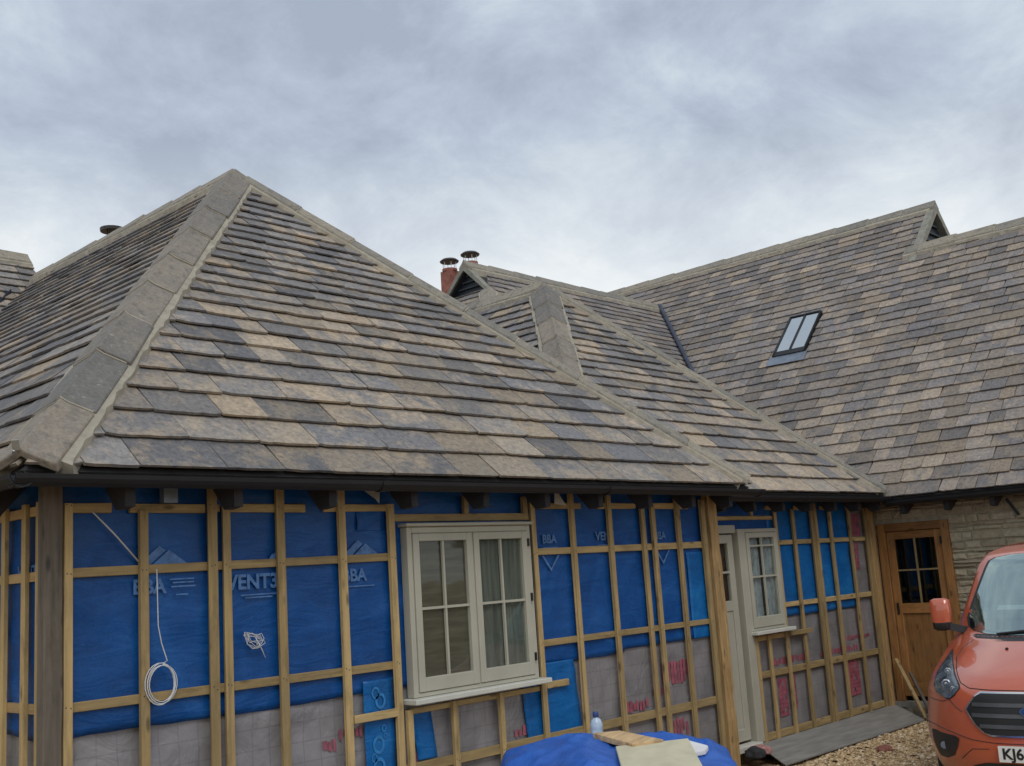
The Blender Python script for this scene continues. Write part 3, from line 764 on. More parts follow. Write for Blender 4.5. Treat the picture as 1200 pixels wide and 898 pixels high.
mb = MB().tube(pp, .0022, 5); mb.tube([(3.98, 5.96, 1.68), (4.03, 5.965, 1.60), (4.055, 5.97, 1.55)], .0035, 5)
tag(mb.build('tangled_wire', 'cable', None, True, origin=(3.97, 5.96, 1.6)), 'small tangle of thin white wire poking through the blue sheet', 'wire')
mb = MB().prism([(4.84, 5.93, 2.60), (5.00, 5.93, 2.61), (4.98, 5.92, 2.50), (4.95, 5.92, 2.53)], (0, .003, 0)); tag(mb.build('torn_scrap', 'scrap', None, origin=(4.95, 5.93, 2.5)), 'torn pale triangle of sheet hanging under the gutter left of the large window', 'scrap')
mb = MB().prism([(6.83, 5.93, 2.50), (6.84, 5.93, 2.60), (6.88, 5.93, 2.60), (6.96, 5.92, 2.49)], (0, .003, 0)); tag(mb.build('torn_scrap', 'scrap', None, origin=(6.9, 5.93, 2.5)), 'small crumpled white scrap tucked above the batten right of the large window', 'scrap')

# ================================================================== RIGHT TIMBER WING (set back)
W2 = 6.5; BX = 13.35
wing2 = thing('timber_framed_wing', 'smaller middle wing set back, hipped slate roof, cream door and narrow window', 'building', (11.4, 6.5, 0))
E2 = 6.13; AX2, AY2 = 10.47, E2+(BX-10.47); AZ2 = ZE+(BX-AX2); XL2 = 2*AX2-BX
mb = MB(); h2 = BX-AX2
fr2 = [(0, 0), (2*h2, 0), (h2, h2*q2)]
deck_mb(mb, (XL2, E2, ZE), (1, 0, 0), (0, 1, 1), fr2)
lf2 = [(0, 0), (6, 0), (6, h2*q2), (h2, h2*q2)]
deck_mb(mb, (XL2, E2, ZE), (0, 1, 0), (1, 0, 1), lf2); deck_mb(mb, (BX, E2, ZE), (0, 1, 0), (-1, 0, 1), lf2)
roof2 = mb.build('roof', 'deck', wing2)
gf2 = lambda t: max(0.165, 0.262-0.045*t)
slope(roof2, (XL2, E2, ZE), (1, 0, 0), (0, 1, 1), fr2, gf2, wf, lambda t: 0.60-0.07*t, 31, th0=.050, sl=.039)
slope(roof2, (XL2, E2, ZE), (0, 1, 0), (1, 0, 1), lf2, gf2, wf, lambda t: 0.35, 32)
slope(roof2, (BX, E2, ZE), (0, 1, 0), (-1, 0, 1), lf2, gf2, wf, lambda t: 0.4, 33)
capping(roof2, (XL2, E2, ZE+.02), (AX2-.05, AY2-.05, AZ2-.05), nF, nL, 0.20, 0.55, 'hip_a', 34, 'hip_stone')
capping(roof2, (BX-.02, E2+.02, ZE+.02), (AX2+.05, AY2-.05, AZ2-.05), nF, nR, 0.105, 0.6, 'hip_b', 35, 'hip_stone', mleg=.035)
capping(roof2, (AX2, AY2, AZ2), (AX2, 11.2, AZ2), nL, nR, 0.15, 0.55, 'hip_b', 36, 'ridge_stone')
ap = Vector((AX2, AY2, AZ2+0.125)); ring_ = [Vector((AX2+dx*0.15, AY2+dy*0.15, AZ2-0.055)) for (dx, dy) in ((-1, -1), (1, -1), (1, 1.1), (-1, 1.1))]
mb = MB(); mb.v = [ap]+ring_+[v-Vector((0, 0, .08)) for v in ring_]
mb.f = [(0, 1, 2), (0, 2, 3), (0, 3, 4), (0, 4, 1), (1, 5, 6, 2), (2, 6, 7, 3), (3, 7, 8, 4), (4, 8, 5, 1), (8, 7, 6, 5)]
bevel(mb.build('apex_stone', 'hip_a', roof2), 0.02, 2)
gutter(wing2, (9.1, E2-.03, ZE-.03), (BX+.02, E2-.03, ZE-.03), (0, -1, 0))
rafter_feet_front(wing2, [9.75, 10.35, 10.95, 11.55, 12.15, 12.75, 13.3], W2, E2, ZE)
MB().box(9.201, W2+.04, -.3, 13.70, W2+.18, 2.9).build('wall', 'sheath', wing2)
foil2 = sheet('foil_sheet', 'foil', wing2, 10.46, 13.68, -.1, 2.75, W2+.022, seed=11, amp=.008)
blue2 = sheet('blue_membrane', 'cyan', wing2, 11.08, 13.03, lambda a: 1.30+.02*noise.noise(Vector((a*3, 0, 4))), 2.88, W2+.008, seed=12, amp=.009)
sheet('blue_membrane', 'blue', wing2, 9.21, 11.09, 2.24, 2.88, W2+.006, seed=13, amp=.008)
Y2 = W2-.048; Y2b = W2-.023
for x, z0, z1 in ((11.20, 0.05, 2.52), (11.595, .05, 2.50), (12.03, .05, 2.57), (12.125, .05, 2.57), (12.49, .05, 2.57), (12.985, .05, 2.50), (13.42, .05, 2.5)):
    upright(wing2, x, z0, z1, w=.055, y=Y2)
upright(wing2, 10.55, .05, 1.14, w=.06, y=Y2); upright(wing2, 10.82, .05, 1.14, w=.055, y=Y2)
bevel(MB().box(13.47, Y2-.02, .05, 13.60, W2+.02, 2.52).build('corner_post', 'post_oak', wing2), .004)
bevel(MB().box(13.603, Y2-.005, .05, 13.66, W2+.02, 2.45).build('corner_post', 'post_oak', wing2), .004)
for (a, b) in ((11.05, 11.35), (11.68, 11.98), (12.3, 12.62), (12.98, 13.4)): level(wing2, a, b, 2.515, y=Y2b, h=.045)
level(wing2, 11.2, 13.45, 2.125, y=Y2b); level(wing2, 11.2, 13.45, 1.435, y=Y2b); level(wing2, 10.54, 13.45, .735, y=Y2b, h=.07)
level(wing2, 10.54, 13.47, .10, y=Y2b, h=.08); level(wing2, 10.54, 11.60, 1.115, y=Y2b, h=.05); level(wing2, 11.22, 11.72, 1.125, y=Y2-.025, h=.05)
level(wing2, 9.22, 11.17, 2.405, y=Y2b, h=.045); upright(wing2, 10.75, 2.43, 2.52, y=Y2b, w=.04)
def redblock(parent, x0, x1, z0, z1, y, seed):
    rnd = random.Random(seed); mb = MB(); b = 0
    nz = 9
    for i in range(nz):
        a, c = z0+(z1-z0)*i/nz, z0+(z1-z0)*(i+.93)/nz
        if i % 3 == 1:
            m = x0+(x1-x0)*rnd.uniform(.3, .6); mb.box(x0, y, a, m, y+.0006, c); mb.box(m+.04, y, a, x1, y+.0006, c)
        else: mb.box(x0+rnd.uniform(0, .01), y, a, x1-rnd.uniform(0, .01), y+.0006, c)
    mb.build('red_logo', 'red', parent)
redblock(foil2, 10.98, 11.17, .26, .66, W2+.010, 1); redblock(foil2, 11.24, 11.37, .30, .68, W2+.010, 2)
redblock(foil2, 12.60, 12.90, .28, .68, W2+.010, 3); redblock(foil2, 13.08, 13.35, 2.16, 2.44, W2+.008, 4); redblock(foil2, 13.10, 13.24, 1.75, 2.08, W2+.008, 5)
redbars(foil2, 10.95, 11.75, .80, .88, W2+.010, 14, 6); redbars(foil2, 12.0, 12.95, .79, .87, W2+.010, 14, 7); redbars(foil2, 12.6, 13.3, .92, .98, W2+.010, 9, 8)
mb = MB().prism([(12.9, 6.44, 1.0), (12.9, 6.44, 1.0)][:0]+[(11.62, W2+.004, 1.9), (11.70, W2+.004, 1.82), (11.66, W2+.004, 1.7)], (0, .0006, 0)); mb.build('printed_small_line', 'print_cyan', blue2)
# window 2 with the frame post running down beside the door
win2 = MB()
win2.box(10.335, W2-.075, .08, 10.44, W2+.02, 2.285).box(10.44, W2-.075, 1.205, 10.475, W2+.02, 2.285).box(11.115, W2-.075, 1.205, 11.15, W2+.02, 2.285)
win2.box(10.475, W2-.075, 2.245, 11.115, W2+.02, 2.285).box(10.475, W2-.074, 1.205, 11.115, W2+.02, 1.235).box(10.44, W2-.06, .08, 10.50, W2+.02, 1.16)
win2 = bevel(win2.build('window', 'frame', wing2), .004); win2['label'] = 'narrow cream casement window beside the door'
casement(win2, 10.478, 11.112, 1.238, 2.242, W2-.085, 2, 2, stile=.06, bot=.11, bars_z=[1.77, 2.10])
curtain(win2, 10.53, 10.78, 1.34, 2.2, W2-.036, 'curtain2', .006, 90); curtain(win2, 10.83, 11.06, 1.34, 2.2, W2-.036, 'curtain2', .006, 70)
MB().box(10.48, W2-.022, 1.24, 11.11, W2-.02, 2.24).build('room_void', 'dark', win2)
bevel(MB().box(10.42, W2-.15, 1.165, 11.23, W2+.0, 1.202).build('sill', 'sill', win2), .005)
# door: boards below, glazed above
dr = MB()
dx0, dx1, dz0, dz1, dy = 9.36, 10.285, .13, 2.23, W2-.03
dr.box(dx0, dy, dz0, dx0+.10, dy+.045, dz1).box(dx1-.10, dy, dz0, dx1, dy+.045, dz1).box(dx0+.10, dy, dz1-.09, dx1-.10, dy+.045, dz1)
dr.box(dx0+.10, dy, 1.44, dx1-.10, dy+.045, 1.545).box(dx0+.10, dy, dz0, dx1-.10, dy+.045, dz0+.12)
door = bevel(dr.build('door', 'frame', wing2), .004); door['label'] = 'cream boarded door with glazed top, half behind the oak corner post'
b_ = MB()
for i in range(6):
    x = dx0+.10+i*(dx1-dx0-.2)/6; b_.box(x+.002, dy+.012, dz0+.12, x+(dx1-dx0-.2)/6-.002, dy+.04, 1.44)
b_.build('door_boards', 'frame', door)
MB().box(dx0+.10, dy+.022, 1.545, dx1-.10, dy+.026, dz1-.09).build('pane', 'glass', door)
MB().box(dx0+.10, dy+.055, 1.5, dx1-.10, dy+.058, dz1-.06).build('room_void', 'maroon', door)
b_ = MB().box(9.81, dy+.004, 1.545, 9.83, dy+.021, dz1-.09).box(dx0+.10, dy+.005, 1.83, 9.81, dy+.021, 1.85).box(9.83, dy+.005, 1.83, dx1-.10, dy+.021, 1.85)
b_.build('glazing_bar', 'frame', door)
f_ = MB().box(9.26, W2-.05, .08, 9.34, W2+.03, 2.33).box(9.34, W2-.05, 2.245, 10.33, W2+.03, 2.33)
bevel(f_.build('door_frame', 'frame', wing2), .004)
bevel(MB().box(9.26, W2-.14, .045, 10.33, W2-.0, .105).build('doorstep', 'sill', wing2), .006)
# sloping grey board on the plinth
mb = MB()
mb.v = [Vector(p) for p in ((10.36, 6.455, .065), (13.66, 6.455, .065), (13.40, 5.99, -.075), (10.06, 5.97, -.055))]
mb.v += [v-Vector((0, 0, .012)) for v in mb.v]
mb.f = [(3, 2, 1, 0), (4, 5, 6, 7), (0, 1, 5, 4), (1, 2, 6, 5), (2, 3, 7, 6), (3, 0, 4, 7)]
tag(mb.build('weather_board', 'ledge', None, origin=(11.8, 6.2, 0)), 'long grey board sloping out over the plinth below the battened wall', 'board')
MB().box(10.45, 6.36, -.4, 13.65, 6.45, .02).build('plinth', 'deck', wing2)
# oddments on the doorstep
def lump(name, mat, c, s, seed, label, cat):
    bm = bmesh.new(); bmesh.ops.create_icosphere(bm, subdivisions=3, radius=1)
    for v in bm.verts:
        n = 1+.35*noise.noise(v.co*1.7+Vector((seed, 0, 0)))+.1*noise.noise(v.co*5+Vector((seed, 4, 0)))
        v.co = Vector((v.co.x*s[0]*n, v.co.y*s[1]*n, max(v.co.z, -.5)*s[2]*n))
    me = bpy.data.meshes.new(name); bm.to_mesh(me); bm.free(); me.materials.append(M[mat])
    me.polygons.foreach_set('use_smooth', [True]*len(me.polygons))
    o = bpy.data.objects.new(name, me); C.objects.link(o); o.location = c
    return tag(o, label, cat)
lump('rag', 'pink', (10.12, 6.27, .055), (.13, .10, .05), 3, 'crumpled pink rag lying at the foot of the cream door', 'rag')
lump('rag', 'charcoal', (9.93, 6.22, .055), (.10, .10, .07), 8, 'crumpled black cloth on the ground left of the pink rag', 'rag')

# ================================================================== STONE BARN (right)
barn = thing('stone_barn', 'long rubble-stone barn with a tall slate roof and skylight on the right', 'building', (13.7, 5, 0))
BZ = 2.59; XW = 13.7
TL, TH = 4.15, 5.08; GY = 6.95
mb = MB()
# s runs along -Y so that U x V points up and outward
P0b = (BX, -2.0, BZ)
low = [(0, 0), (18, 0), (18, TL*q2), (0, TL*q2)]
high = [(GY+2, TL*q2-.3), (18, TL*q2-.3), (18, TH*q2), (GY+2, TH*q2)]
deck_mb(mb, P0b, (0, 1, 0), (1, 0, 1), low)
deck_mb(mb, P0b, (0, 1, 0), (1, 0, 1), [(GY+2, TL*q2), (18, TL*q2), (18, TH*q2), (GY+2, TH*q2)])
deck_mb(mb, (BX+2*TL, -2, BZ), (0, 1, 0), (-1, 0, 1), [(0, 0), (GY+2, 0), (GY+2, TL*q2), (0, TL*q2)])
deck_mb(mb, (BX+2*TH, GY, BZ), (0, 1, 0), (-1, 0, 1), [(0, 0), (16-GY, 0), (16-GY, TH*q2), (0, TH*q2)])
broof = mb.build('roof', 'deck', barn)
gb = lambda t: max(0.178, 0.240-0.010*t)
wb = lambda t: 0.31
bb = lambda t: 0.60-0.04*t if t < 4 else 0.45
sk = (10.29, 10.88, 3.36, 4.63)     # skylight opening in (s,t)
slope(broof, P0b, (0, 1, 0), (1, 0, 1), [(2.5, 0), (18, 0), (18, TL*q2-.08), (2.5, TL*q2-.08)], gb, wb, bb, 41, holes=[sk], th0=.042, sl=.031, mat='slate_b')
tt = 0
while tt+gb(tt) < TL*q2-.10: tt += gb(tt)
slope(broof, P0b, (0, 1, 0), (1, 0, 1), [(GY+2.02, TL*q2-.08), (18, TL*q2-.08), (18, TH*q2), (GY+2.02, TH*q2)], gb, wb, bb, 42, t_start=tt, th0=.042, sl=.031, mat='slate_b')
capping(broof, (BX+TL, -1.9, BZ+TL), (BX+TL, GY-.02, BZ+TL), nL, nR, .17, .62, 'hip_b', 43, 'ridge_stone')
capping(broof, (BX+TH, GY-.03, BZ+TH), (BX+TH, 16, BZ+TH), nL, nR, .17, .62, 'hip_b', 44, 'ridge_stone')
capping(broof, (BX+TL, GY-.08, BZ+TL+.0), (BX+TL, GY+.22, BZ+TL+.0), nL, nR, .19, .62, 'hip_b', 45, 'ridge_stone')
# gable where the tall roof stops
gx, gz = BX+TH, BZ+TH
mb = MB(); b0 = BZ+TL-.25; hw = gz-b0
mb.prism([(gx-hw, GY+.10, b0), (gx+hw, GY+.10, b0), (gx, GY+.10, gz-.02)], (0, .05, 0)); ga = mb.build('gable', 'louvre', broof)
mb = MB()
for sgn in (-1, 1):
    mb.prism([(gx+sgn*.0, GY-.03, gz+.06), (gx+sgn*hw, GY-.03, b0+.06), (gx+sgn*hw, GY-.03, b0-.06), (gx, GY-.03, gz-.10)], (0, .13, 0))
mb.build('verge', 'verge', ga)
mb = MB()
for i in range(7):
    z = b0+.1+i*.15; w = (gz-z)-.16
    if w > .05: mb.box(gx-w, GY+.05, z, gx+w, GY+.098, z+.03)
mb.build('louvre', 'louvre', ga)
# skylight
def onb(s, t, h): return Vector(P0b)+Vector((0, 1, 0))*s+Vector((S2, 0, S2))*t+Vector((-S2, 0, S2))*h
def quadbox(mb, s0, s1, t0, t1, h0, h1):
    b = len(mb.v)
    for h in (h0, h1):
        for s, t in ((s0, t0), (s1, t0), (s1, t1), (s0, t1)): mb.v.append(onb(s, t, h))
    for q in ((0, 3, 2, 1), (4, 5, 6, 7), (0, 1, 5, 4), (1, 2, 6, 5), (2, 3, 7, 6), (3, 0, 4, 7)): mb.f.append(tuple(b+i for i in q)[::-1])
    return mb
s0, s1, t0, t1 = 10.30, 10.87, 3.56, 4.62
m_ = MB(); quadbox(m_, s0, s0+.022, t0, t1, 0, .085); quadbox(m_, s1-.022, s1, t0, t1, 0, .085); quadbox(m_, s0+.022, s1-.022, t1-.022, t1, 0, .085); quadbox(m_, s0+.022, s1-.022, t0, t0+.11, 0, .075)
sky_l = m_.build('skylight', 'plastic', broof)
m_ = MB(); quadbox(m_, s0+.022, s1-.022, t0+.12, t1-.022, .060, .066); m_.build('pane', glass_mat('skylight_glass', (.3, .35, .4), .55, (.95, .99, 1)), sky_l)
m_ = MB(); quadbox(m_, (s0+s1)/2-.012, (s0+s1)/2+.012, t0+.12, t1-.022, .062, .083); m_.build('glazing_bar', 'plastic', sky_l)
m_ = MB(); quadbox(m_, s0-.05, s1+.05, t0-.22, t0-.002, .05, .058); m_.build('flashing', 'lead', sky_l)
m_ = MB(); quadbox(m_, s0-.0, s1+.0, t0+.1, t1-.05, .0, .01); m_.build('room_void', 'lead', sky_l)
# eaves gutter and rafter feet
gutter(barn, (BX-.03, -2, BZ-.03), (BX-.03, 6.12, BZ-.03), (-1, 0, 0))
for i in range(12):
    y = 5.95-i*.55; mb = MB()
    mb.prism([(BX+.05, y-.03, BZ-.05), (XW+.1, y-.03, BZ+.3), (XW+.1, y-.03, BZ-.02), (BX+.14, y-.03, BZ-.20), (BX+.05, y-.03, BZ-.19)], (0, .06, 0))
    mb.build('rafter_foot', 'rafter', barn)
# wall of coursed rubble
door_r = (5.53, 6.47, -.2, 2.28)
MB().box(XW+.03, -2, -.4, XW+.45, door_r[0], 2.93).box(XW+.03, door_r[0], door_r[3], XW+.45, 6.47, 2.93).box(XW+.03, 6.47, -.4, XW+.45, 16, 2.93).build('wall', 'stone_mortar', barn)
rnd = random.Random(9); vs, fs, cs = [], [], []
z = -.3
while z < 2.86:
    h = rnd.choice((.05, .065, .08, .095, .115)); y = -2.0
    while y < 6.46:
        w = rnd.uniform(.10, .46); y1 = min(y+w, 6.46)
        if y < door_r[0] and y1 > door_r[0] and z < door_r[3]: y1 = door_r[0]
        inside = y >= door_r[0]-.01 and z < door_r[3]-.02
        if not inside and y1-y > .04:
            p = rnd.uniform(.012, .034); b = len(vs); c = (rnd.random(), rnd.random(), 0)
            g = .006; q = rnd.uniform(.012, .02)
            def J(): return rnd.uniform(-.009, .009)
            for (a, e, x) in ((y+g, z+g, XW+.032), (y1-g, z+g, XW+.032), (y1-g, z+h-g, XW+.032), (y+g, z+h-g, XW+.032)): vs.append(Vector((x, a+J(), e+J()))); cs.append(c)
            for (a, e, x) in ((y+g+q*.4, z+g+q*.4, XW+.03-p*.7), (y1-g-q*.4, z+g+q*.4, XW+.03-p*.7), (y1-g-q*.4, z+h-g-q*.4, XW+.03-p*.7), (y+g+q*.4, z+h-g-q*.4, XW+.03-p*.7)): vs.append(Vector((x, a+J(), e+J()))); cs.append(c)
            for (a, e, x) in ((y+g+q*1.4, z+g+q*1.2, XW+.03-p), (y1-g-q*1.4, z+g+q*1.2, XW+.03-p), (y1-g-q*1.4, z+h-g-q*1.2, XW+.03-p), (y+g+q*1.4, z+h-g-q*1.2, XW+.03-p)): vs.append(Vector((x+J(), a+J(), e+J()))); cs.append(c)
            for L in (0, 4):
                for k in range(4):
                    k2 = (k+1) % 4; fs.append((b+L+k, b+L+4+k, b+L+4+k2, b+L+k2))
            fs.append((b+11, b+10, b+9, b+8))
        y = y1
    z += h
link('stonework', vs, fs, 'stone', barn, cols=cs)
# iron tie on the wall
MB().beam((XW-.03, 4.78, 2.47), (XW-.03, 4.66, 2.27), .02, .03).build('wall_tie', 'rafter', barn)
# oak door
od = MB(); y0, y1_ = 5.52, 6.44
X_ = XW-.03
od.box(X_, y0, .10, X_+.09, y0+.10, 2.29).box(X_, y1_-.10, .10, X_+.09, y1_, 2.29)
odf = bevel(od.build('door_frame', 'oak_v', barn), .004)
bevel(MB().box(X_-.004, y0+.10, 2.19, X_+.09, y1_-.10, 2.29).build('door_head', 'oak_y', odf), .004)
d_ = MB(); a0, a1 = y0+.105, y1_-.105; xd = X_+.03
d_.box(xd, a0, .16, xd+.05, a0+.095, 2.185).box(xd, a1-.095, .16, xd+.05, a1, 2.185)
od2 = bevel(d_.build('door', 'oak_v', barn), .004); od2['label'] = 'golden oak half-glazed door in the stone wall'
for za, zb in ((2.09, 2.185), (1.17, 1.29), (.16, .32)): MB().box(xd+.001, a0+.095, za, xd+.05, a1-.095, zb).build('rail', 'oak_y', od2)
MB().box(xd+.02, a0+.095, .32, xd+.045, a1-.095, 1.17).build('panel', 'oak_v', od2)
MB().box(xd+.022, a0+.095, 1.29, xd+.026, a1-.095, 2.09).build('pane', 'glass_dark', od2)
MB().box(xd+.30, a0-.2, .0, xd+.31, a1+.2, 2.4).build('room_void', 'dark', od2)
ym = (a0+a1)/2
MB().box(xd+.004, ym-.011, 1.29, xd+.021, ym+.011, 2.09).box(xd+.005, a0+.095, 1.69, xd+.021, ym-.011, 1.71).box(xd+.005, ym+.011, 1.69, xd+.021, a1-.095, 1.71).build('glazing_bar', 'tim_v', od2)
MB().box(xd-.012, a1-.06, 1.16, xd, a1-.035, 1.30).build('door_handle', 'ink', od2)
for z in (2.0, 1.2): MB().box(X_-.012, a0-.012, z, X_+.001, a0+.012, z+.09).build('hinge', 'ink', od2)
MB().box(X_-.08, y0-.03, .04, X_+.09, y1_+.02, .10).build('threshold', 'ledge', barn)

# ================================================================== REAR CROSS RANGE
RZ = 5.12+1.95-.17; RYc = 12.25; GX = 12.30
rear = thing('slate_roofed_range', 'rear cross range joining the barn, with a small dark gablet and twin chimney pots', 'building', (15, 12.25, 0))
ZR = ZE; hr = RZ-ZR; EY = RYc-hr
mb = MB()
gbz = RZ-.50
hipx = GX-(gbz-ZR)
fr3 = [(hipx-hipx, 0), (20-hipx, 0), (20-hipx, hr*q2), (GX-hipx, hr*q2), (GX-hipx, (gbz-ZR)*q2)]
deck_mb(mb, (hipx, EY, ZR), (1, 0, 0), (0, 1, 1), fr3)
deck_mb(mb, (hipx, RYc+hr, ZR), (1, 0, 0), (0, -1, 1), fr3)
hp3 = [(0, 0), (2*hr, 0), (hr+.5, (gbz-ZR)*q2), (hr-.5, (gbz-ZR)*q2)]
deck_mb(mb, (hipx, EY, ZR), (0, 1, 0), (1, 0, 1), hp3)
r3 = mb.build('roof', 'deck', rear)
g3 = lambda t: max(.165, .24-.02*t); w3 = lambda t: .31
slope(r3, (hipx, EY, ZR), (1, 0, 0), (0, 1, 1), [(0, 0), (20-hipx, 0), (20-hipx, hr*q2), (GX-hipx, hr*q2), (GX-hipx, (gbz-ZR)*q2)], g3, w3, lambda t: .42, 51, th0=.042, sl=.031, mat='slate_b')
slope(r3, (hipx, EY, ZR), (0, 1, 0), (1, 0, 1), hp3, g3, w3, lambda t: .5, 52, mat='slate_b')
capping(r3, (GX-.03, RYc, RZ), (18.2, RYc, RZ), nF, nB_, .16, .6, 'hip_b', 53, 'ridge_stone')
capping(r3, (hipx, EY, ZR), (GX-.02, RYc-.52, gbz-.02), nF, nL, .14, .6, 'hip_b', 54, 'hip_stone')
capping(r3, (hipx, RYc+hr, ZR), (GX-.02, RYc+.52, gbz-.02), nB_, nL, .14, .6, 'hip_b', 55, 'hip_stone')
mb = MB().prism([(GX+.12, RYc-.5, gbz), (GX+.12, RYc+.5, gbz), (GX+.12, RYc, RZ)], (.05, 0, 0)); ga = mb.build('gablet', 'louvre', r3)
mb = MB()
for sgn in (-1, 1): mb.prism([(GX-.03, RYc, RZ+.06), (GX-.03, RYc+sgn*.56, gbz+.0), (GX-.03, RYc+sgn*.56, gbz-.07), (GX-.03, RYc, RZ-.05)], (.12, 0, 0))
mb.build('verge', 'verge', ga)
mb = MB()
for i in range(4):
    z = gbz+.06+i*.1; w = RZ-z-.10
    if w > .03: mb.box(GX+.07, RYc-w, z, GX+.118, RYc+w, z+.025)
mb.build('louvre', 'louvre', ga)
# lead valley between this roof and the barn
va = Vector((BX+(5.1-.64)+.0, RYc-(RZ-1.95-5.1)-.0, 0))
pA = Vector((0, 0, 0))
def valley(z): return Vector((BX+(z-BZ), RYc-(RZ-z), z))
d0, d1 = valley(RZ-.02), valley(4.3); dd = (d1-d0).normalized(); up = Vector((0, 0, 1)); sd = dd.cross(up).normalized()
mb = MB().prism([d0+sd*.032+up*.145, d0+up*.125, d0-sd*.032+up*.145, d0-sd*.032-up*.0, d0+sd*.032-up*.0], d1-d0)
mb.build('lead_valley', 'lead_blue', r3)
# chimney stack and pots
for (cx, cy, ztop, lab) in ((14.66, 15.0, 5.93+1.95, 1), (14.84, 14.60, 6.0+1.95, 2)):
    mb = MB().box(cx-.13, cy-.13, 3.6, cx+.13, cy+.13, ztop-.02)
    ch = mb.build('chimney', 'pot', rear)
    mb = MB().tube([(cx, cy, ztop-.02), (cx, cy, ztop+.03)], .15, 14); mb.build('pot', 'pot', ch)
    for a in range(6):
        mb = MB(); t = a*math.pi/3; mb.tube([(cx+.13*math.cos(t), cy+.13*math.sin(t), ztop+.02), (cx+.13*math.cos(t), cy+.13*math.sin(t), ztop+.18)], .007, 5); mb.build('cowl_strut', 'steel', ch)
    mb = MB().tube([(cx, cy, ztop+.17), (cx, cy, ztop+.19), (cx, cy, ztop+.23), (cx, cy, ztop+.25)], 0, 20, [.18, .19, .14, .03]); mb.build('cowl', 'cowl', ch)
MB().box(hipx+.35, EY+.35, -.3, 13.6, EY+.6, ZR).build('wall', 'stone_mortar', rear)

# ================================================================== REAR LEFT RANGE
rl = thing('slate_roofed_range', 'low slate-roofed range running off behind the near roof at the far left', 'building', (3, 12, 0))
RLY, RLZ = 13.95, 4.40+1.95; hl = RLZ-ZE; EL = RLY-hl
mb = MB(); reg = [(0, 0), (8.5, 0), (8.5, hl*q2), (0, hl*q2)]
deck_mb(mb, (-2.5, EL, ZE), (1, 0, 0), (0, 1, 1), reg); deck_mb(mb, (-2.5, RLY+hl, ZE), (1, 0, 0), (0, -1, 1), reg)
r4 = mb.build('roof', 'deck', rl)
slope(r4, (-2.5, EL, ZE), (1, 0, 0), (0, 1, 1), reg, lambda t: .24-.015*t, w3, lambda t: .45, 61)
capping(r4, (-2.5, RLY, RLZ), (6.0, RLY, RLZ), nF, nB_, .17, .6, 'hip_b', 62, 'ridge_stone')
def valley4(z): return Vector((X0+(z-ZE), EL+(z-ZE), z))
d0, d1 = valley4(AZ-.32), valley4(4.0); dd = (d1-d0).normalized(); sd = dd.cross(up).normalized()
MB().prism([d0+sd*.04+up*.07, d0+up*.05, d0-sd*.04+up*.07, d0-sd*.04, d0+sd*.04], d1-d0).build('lead_valley', 'lead_blue', r4)
MB().box(-2.5, EL+.35, -.3, 2.7, EL+.6, ZE+.2).build('wall', 'stone_mortar', rl)

# ================================================================== GROUND
GZ = -.10
def gh(x, y):
    h = GZ+.02*noise.noise(Vector((x*1.2, y*1.2, 0)))
    if x > 6 and y > 2: h += .012*noise.noise(Vector((x*5, y*5, 3)))
    return h
vs, fs = [], []
xs = [-1500, -400, -80, -20]+[-5+i*.5 for i in range(24)]+[7+i*.12 for i in range(70)]+[16, 20, 60, 300, 1500]
ys = [-1500, -400, -80, -20]+[-6+i*.5 for i in range(18)]+[3+i*.12 for i in range(35)]+[7.5, 10, 16, 30, 100, 400, 1500]
for x in xs:
    for y in ys: vs.append(Vector((x, y, gh(x, y) if abs(x) < 18 and abs(y) < 18 else GZ)))
ny = len(ys)
for i in range(len(xs)-1):
    for k in range(ny-1): q = i*ny+k; fs.append((q, q+ny, q+ny+1, q+1))
g = link('ground', vs, fs, 'gravel', None, smooth=True); g['kind'] = 'structure'; g['label'] = 'pale tan gravel yard'
rnd = random.Random(5); vs, fs, cs = [], [], []
def pebble(x, y, z, s):
    b = len(vs); c = (rnd.random(), 0, 0); a0 = rnd.uniform(0, 6.28)
    pts = [(0, 0, 1)]+[(math.cos(a0+k*1.257), math.sin(a0+k*1.257), 0) for k in range(5)]
    sx, sy, sz = s*rnd.uniform(.7, 1.5), s*rnd.uniform(.6, 1.1), s*rnd.uniform(.35, .8)
    tx, ty = rnd.uniform(-.5, .5), rnd.uniform(-.5, .5)
    for p in pts:
        px, py, pz = p[0]*sx*rnd.uniform(.75, 1.2), p[1]*sy*rnd.uniform(.75, 1.2), p[2]*sz
        vs.append(Vector((x+px, y+py, z+pz+px*tx+py*ty))); cs.append(c)
    for k in range(5): fs.append((b, b+1+k, b+1+(k+1) % 5))
for i in range(15000):
    x, y = rnd.uniform(8.2, 13.6), rnd.uniform(3.6, 6.15); pebble(x, y, gh(x, y), rnd.choice((.008, .011, .014, .02)))
for i in range(4000):
    x, y = rnd.uniform(8.2, 13.6), rnd.uniform(5.0, 6.1); pebble(x, y, gh(x, y), rnd.choice((.012, .02, .03)))
tag(link('gravel_stones', vs, fs, 'pebble', None, cols=cs), 'loose tan gravel and stone chippings', None, kind='stuff')

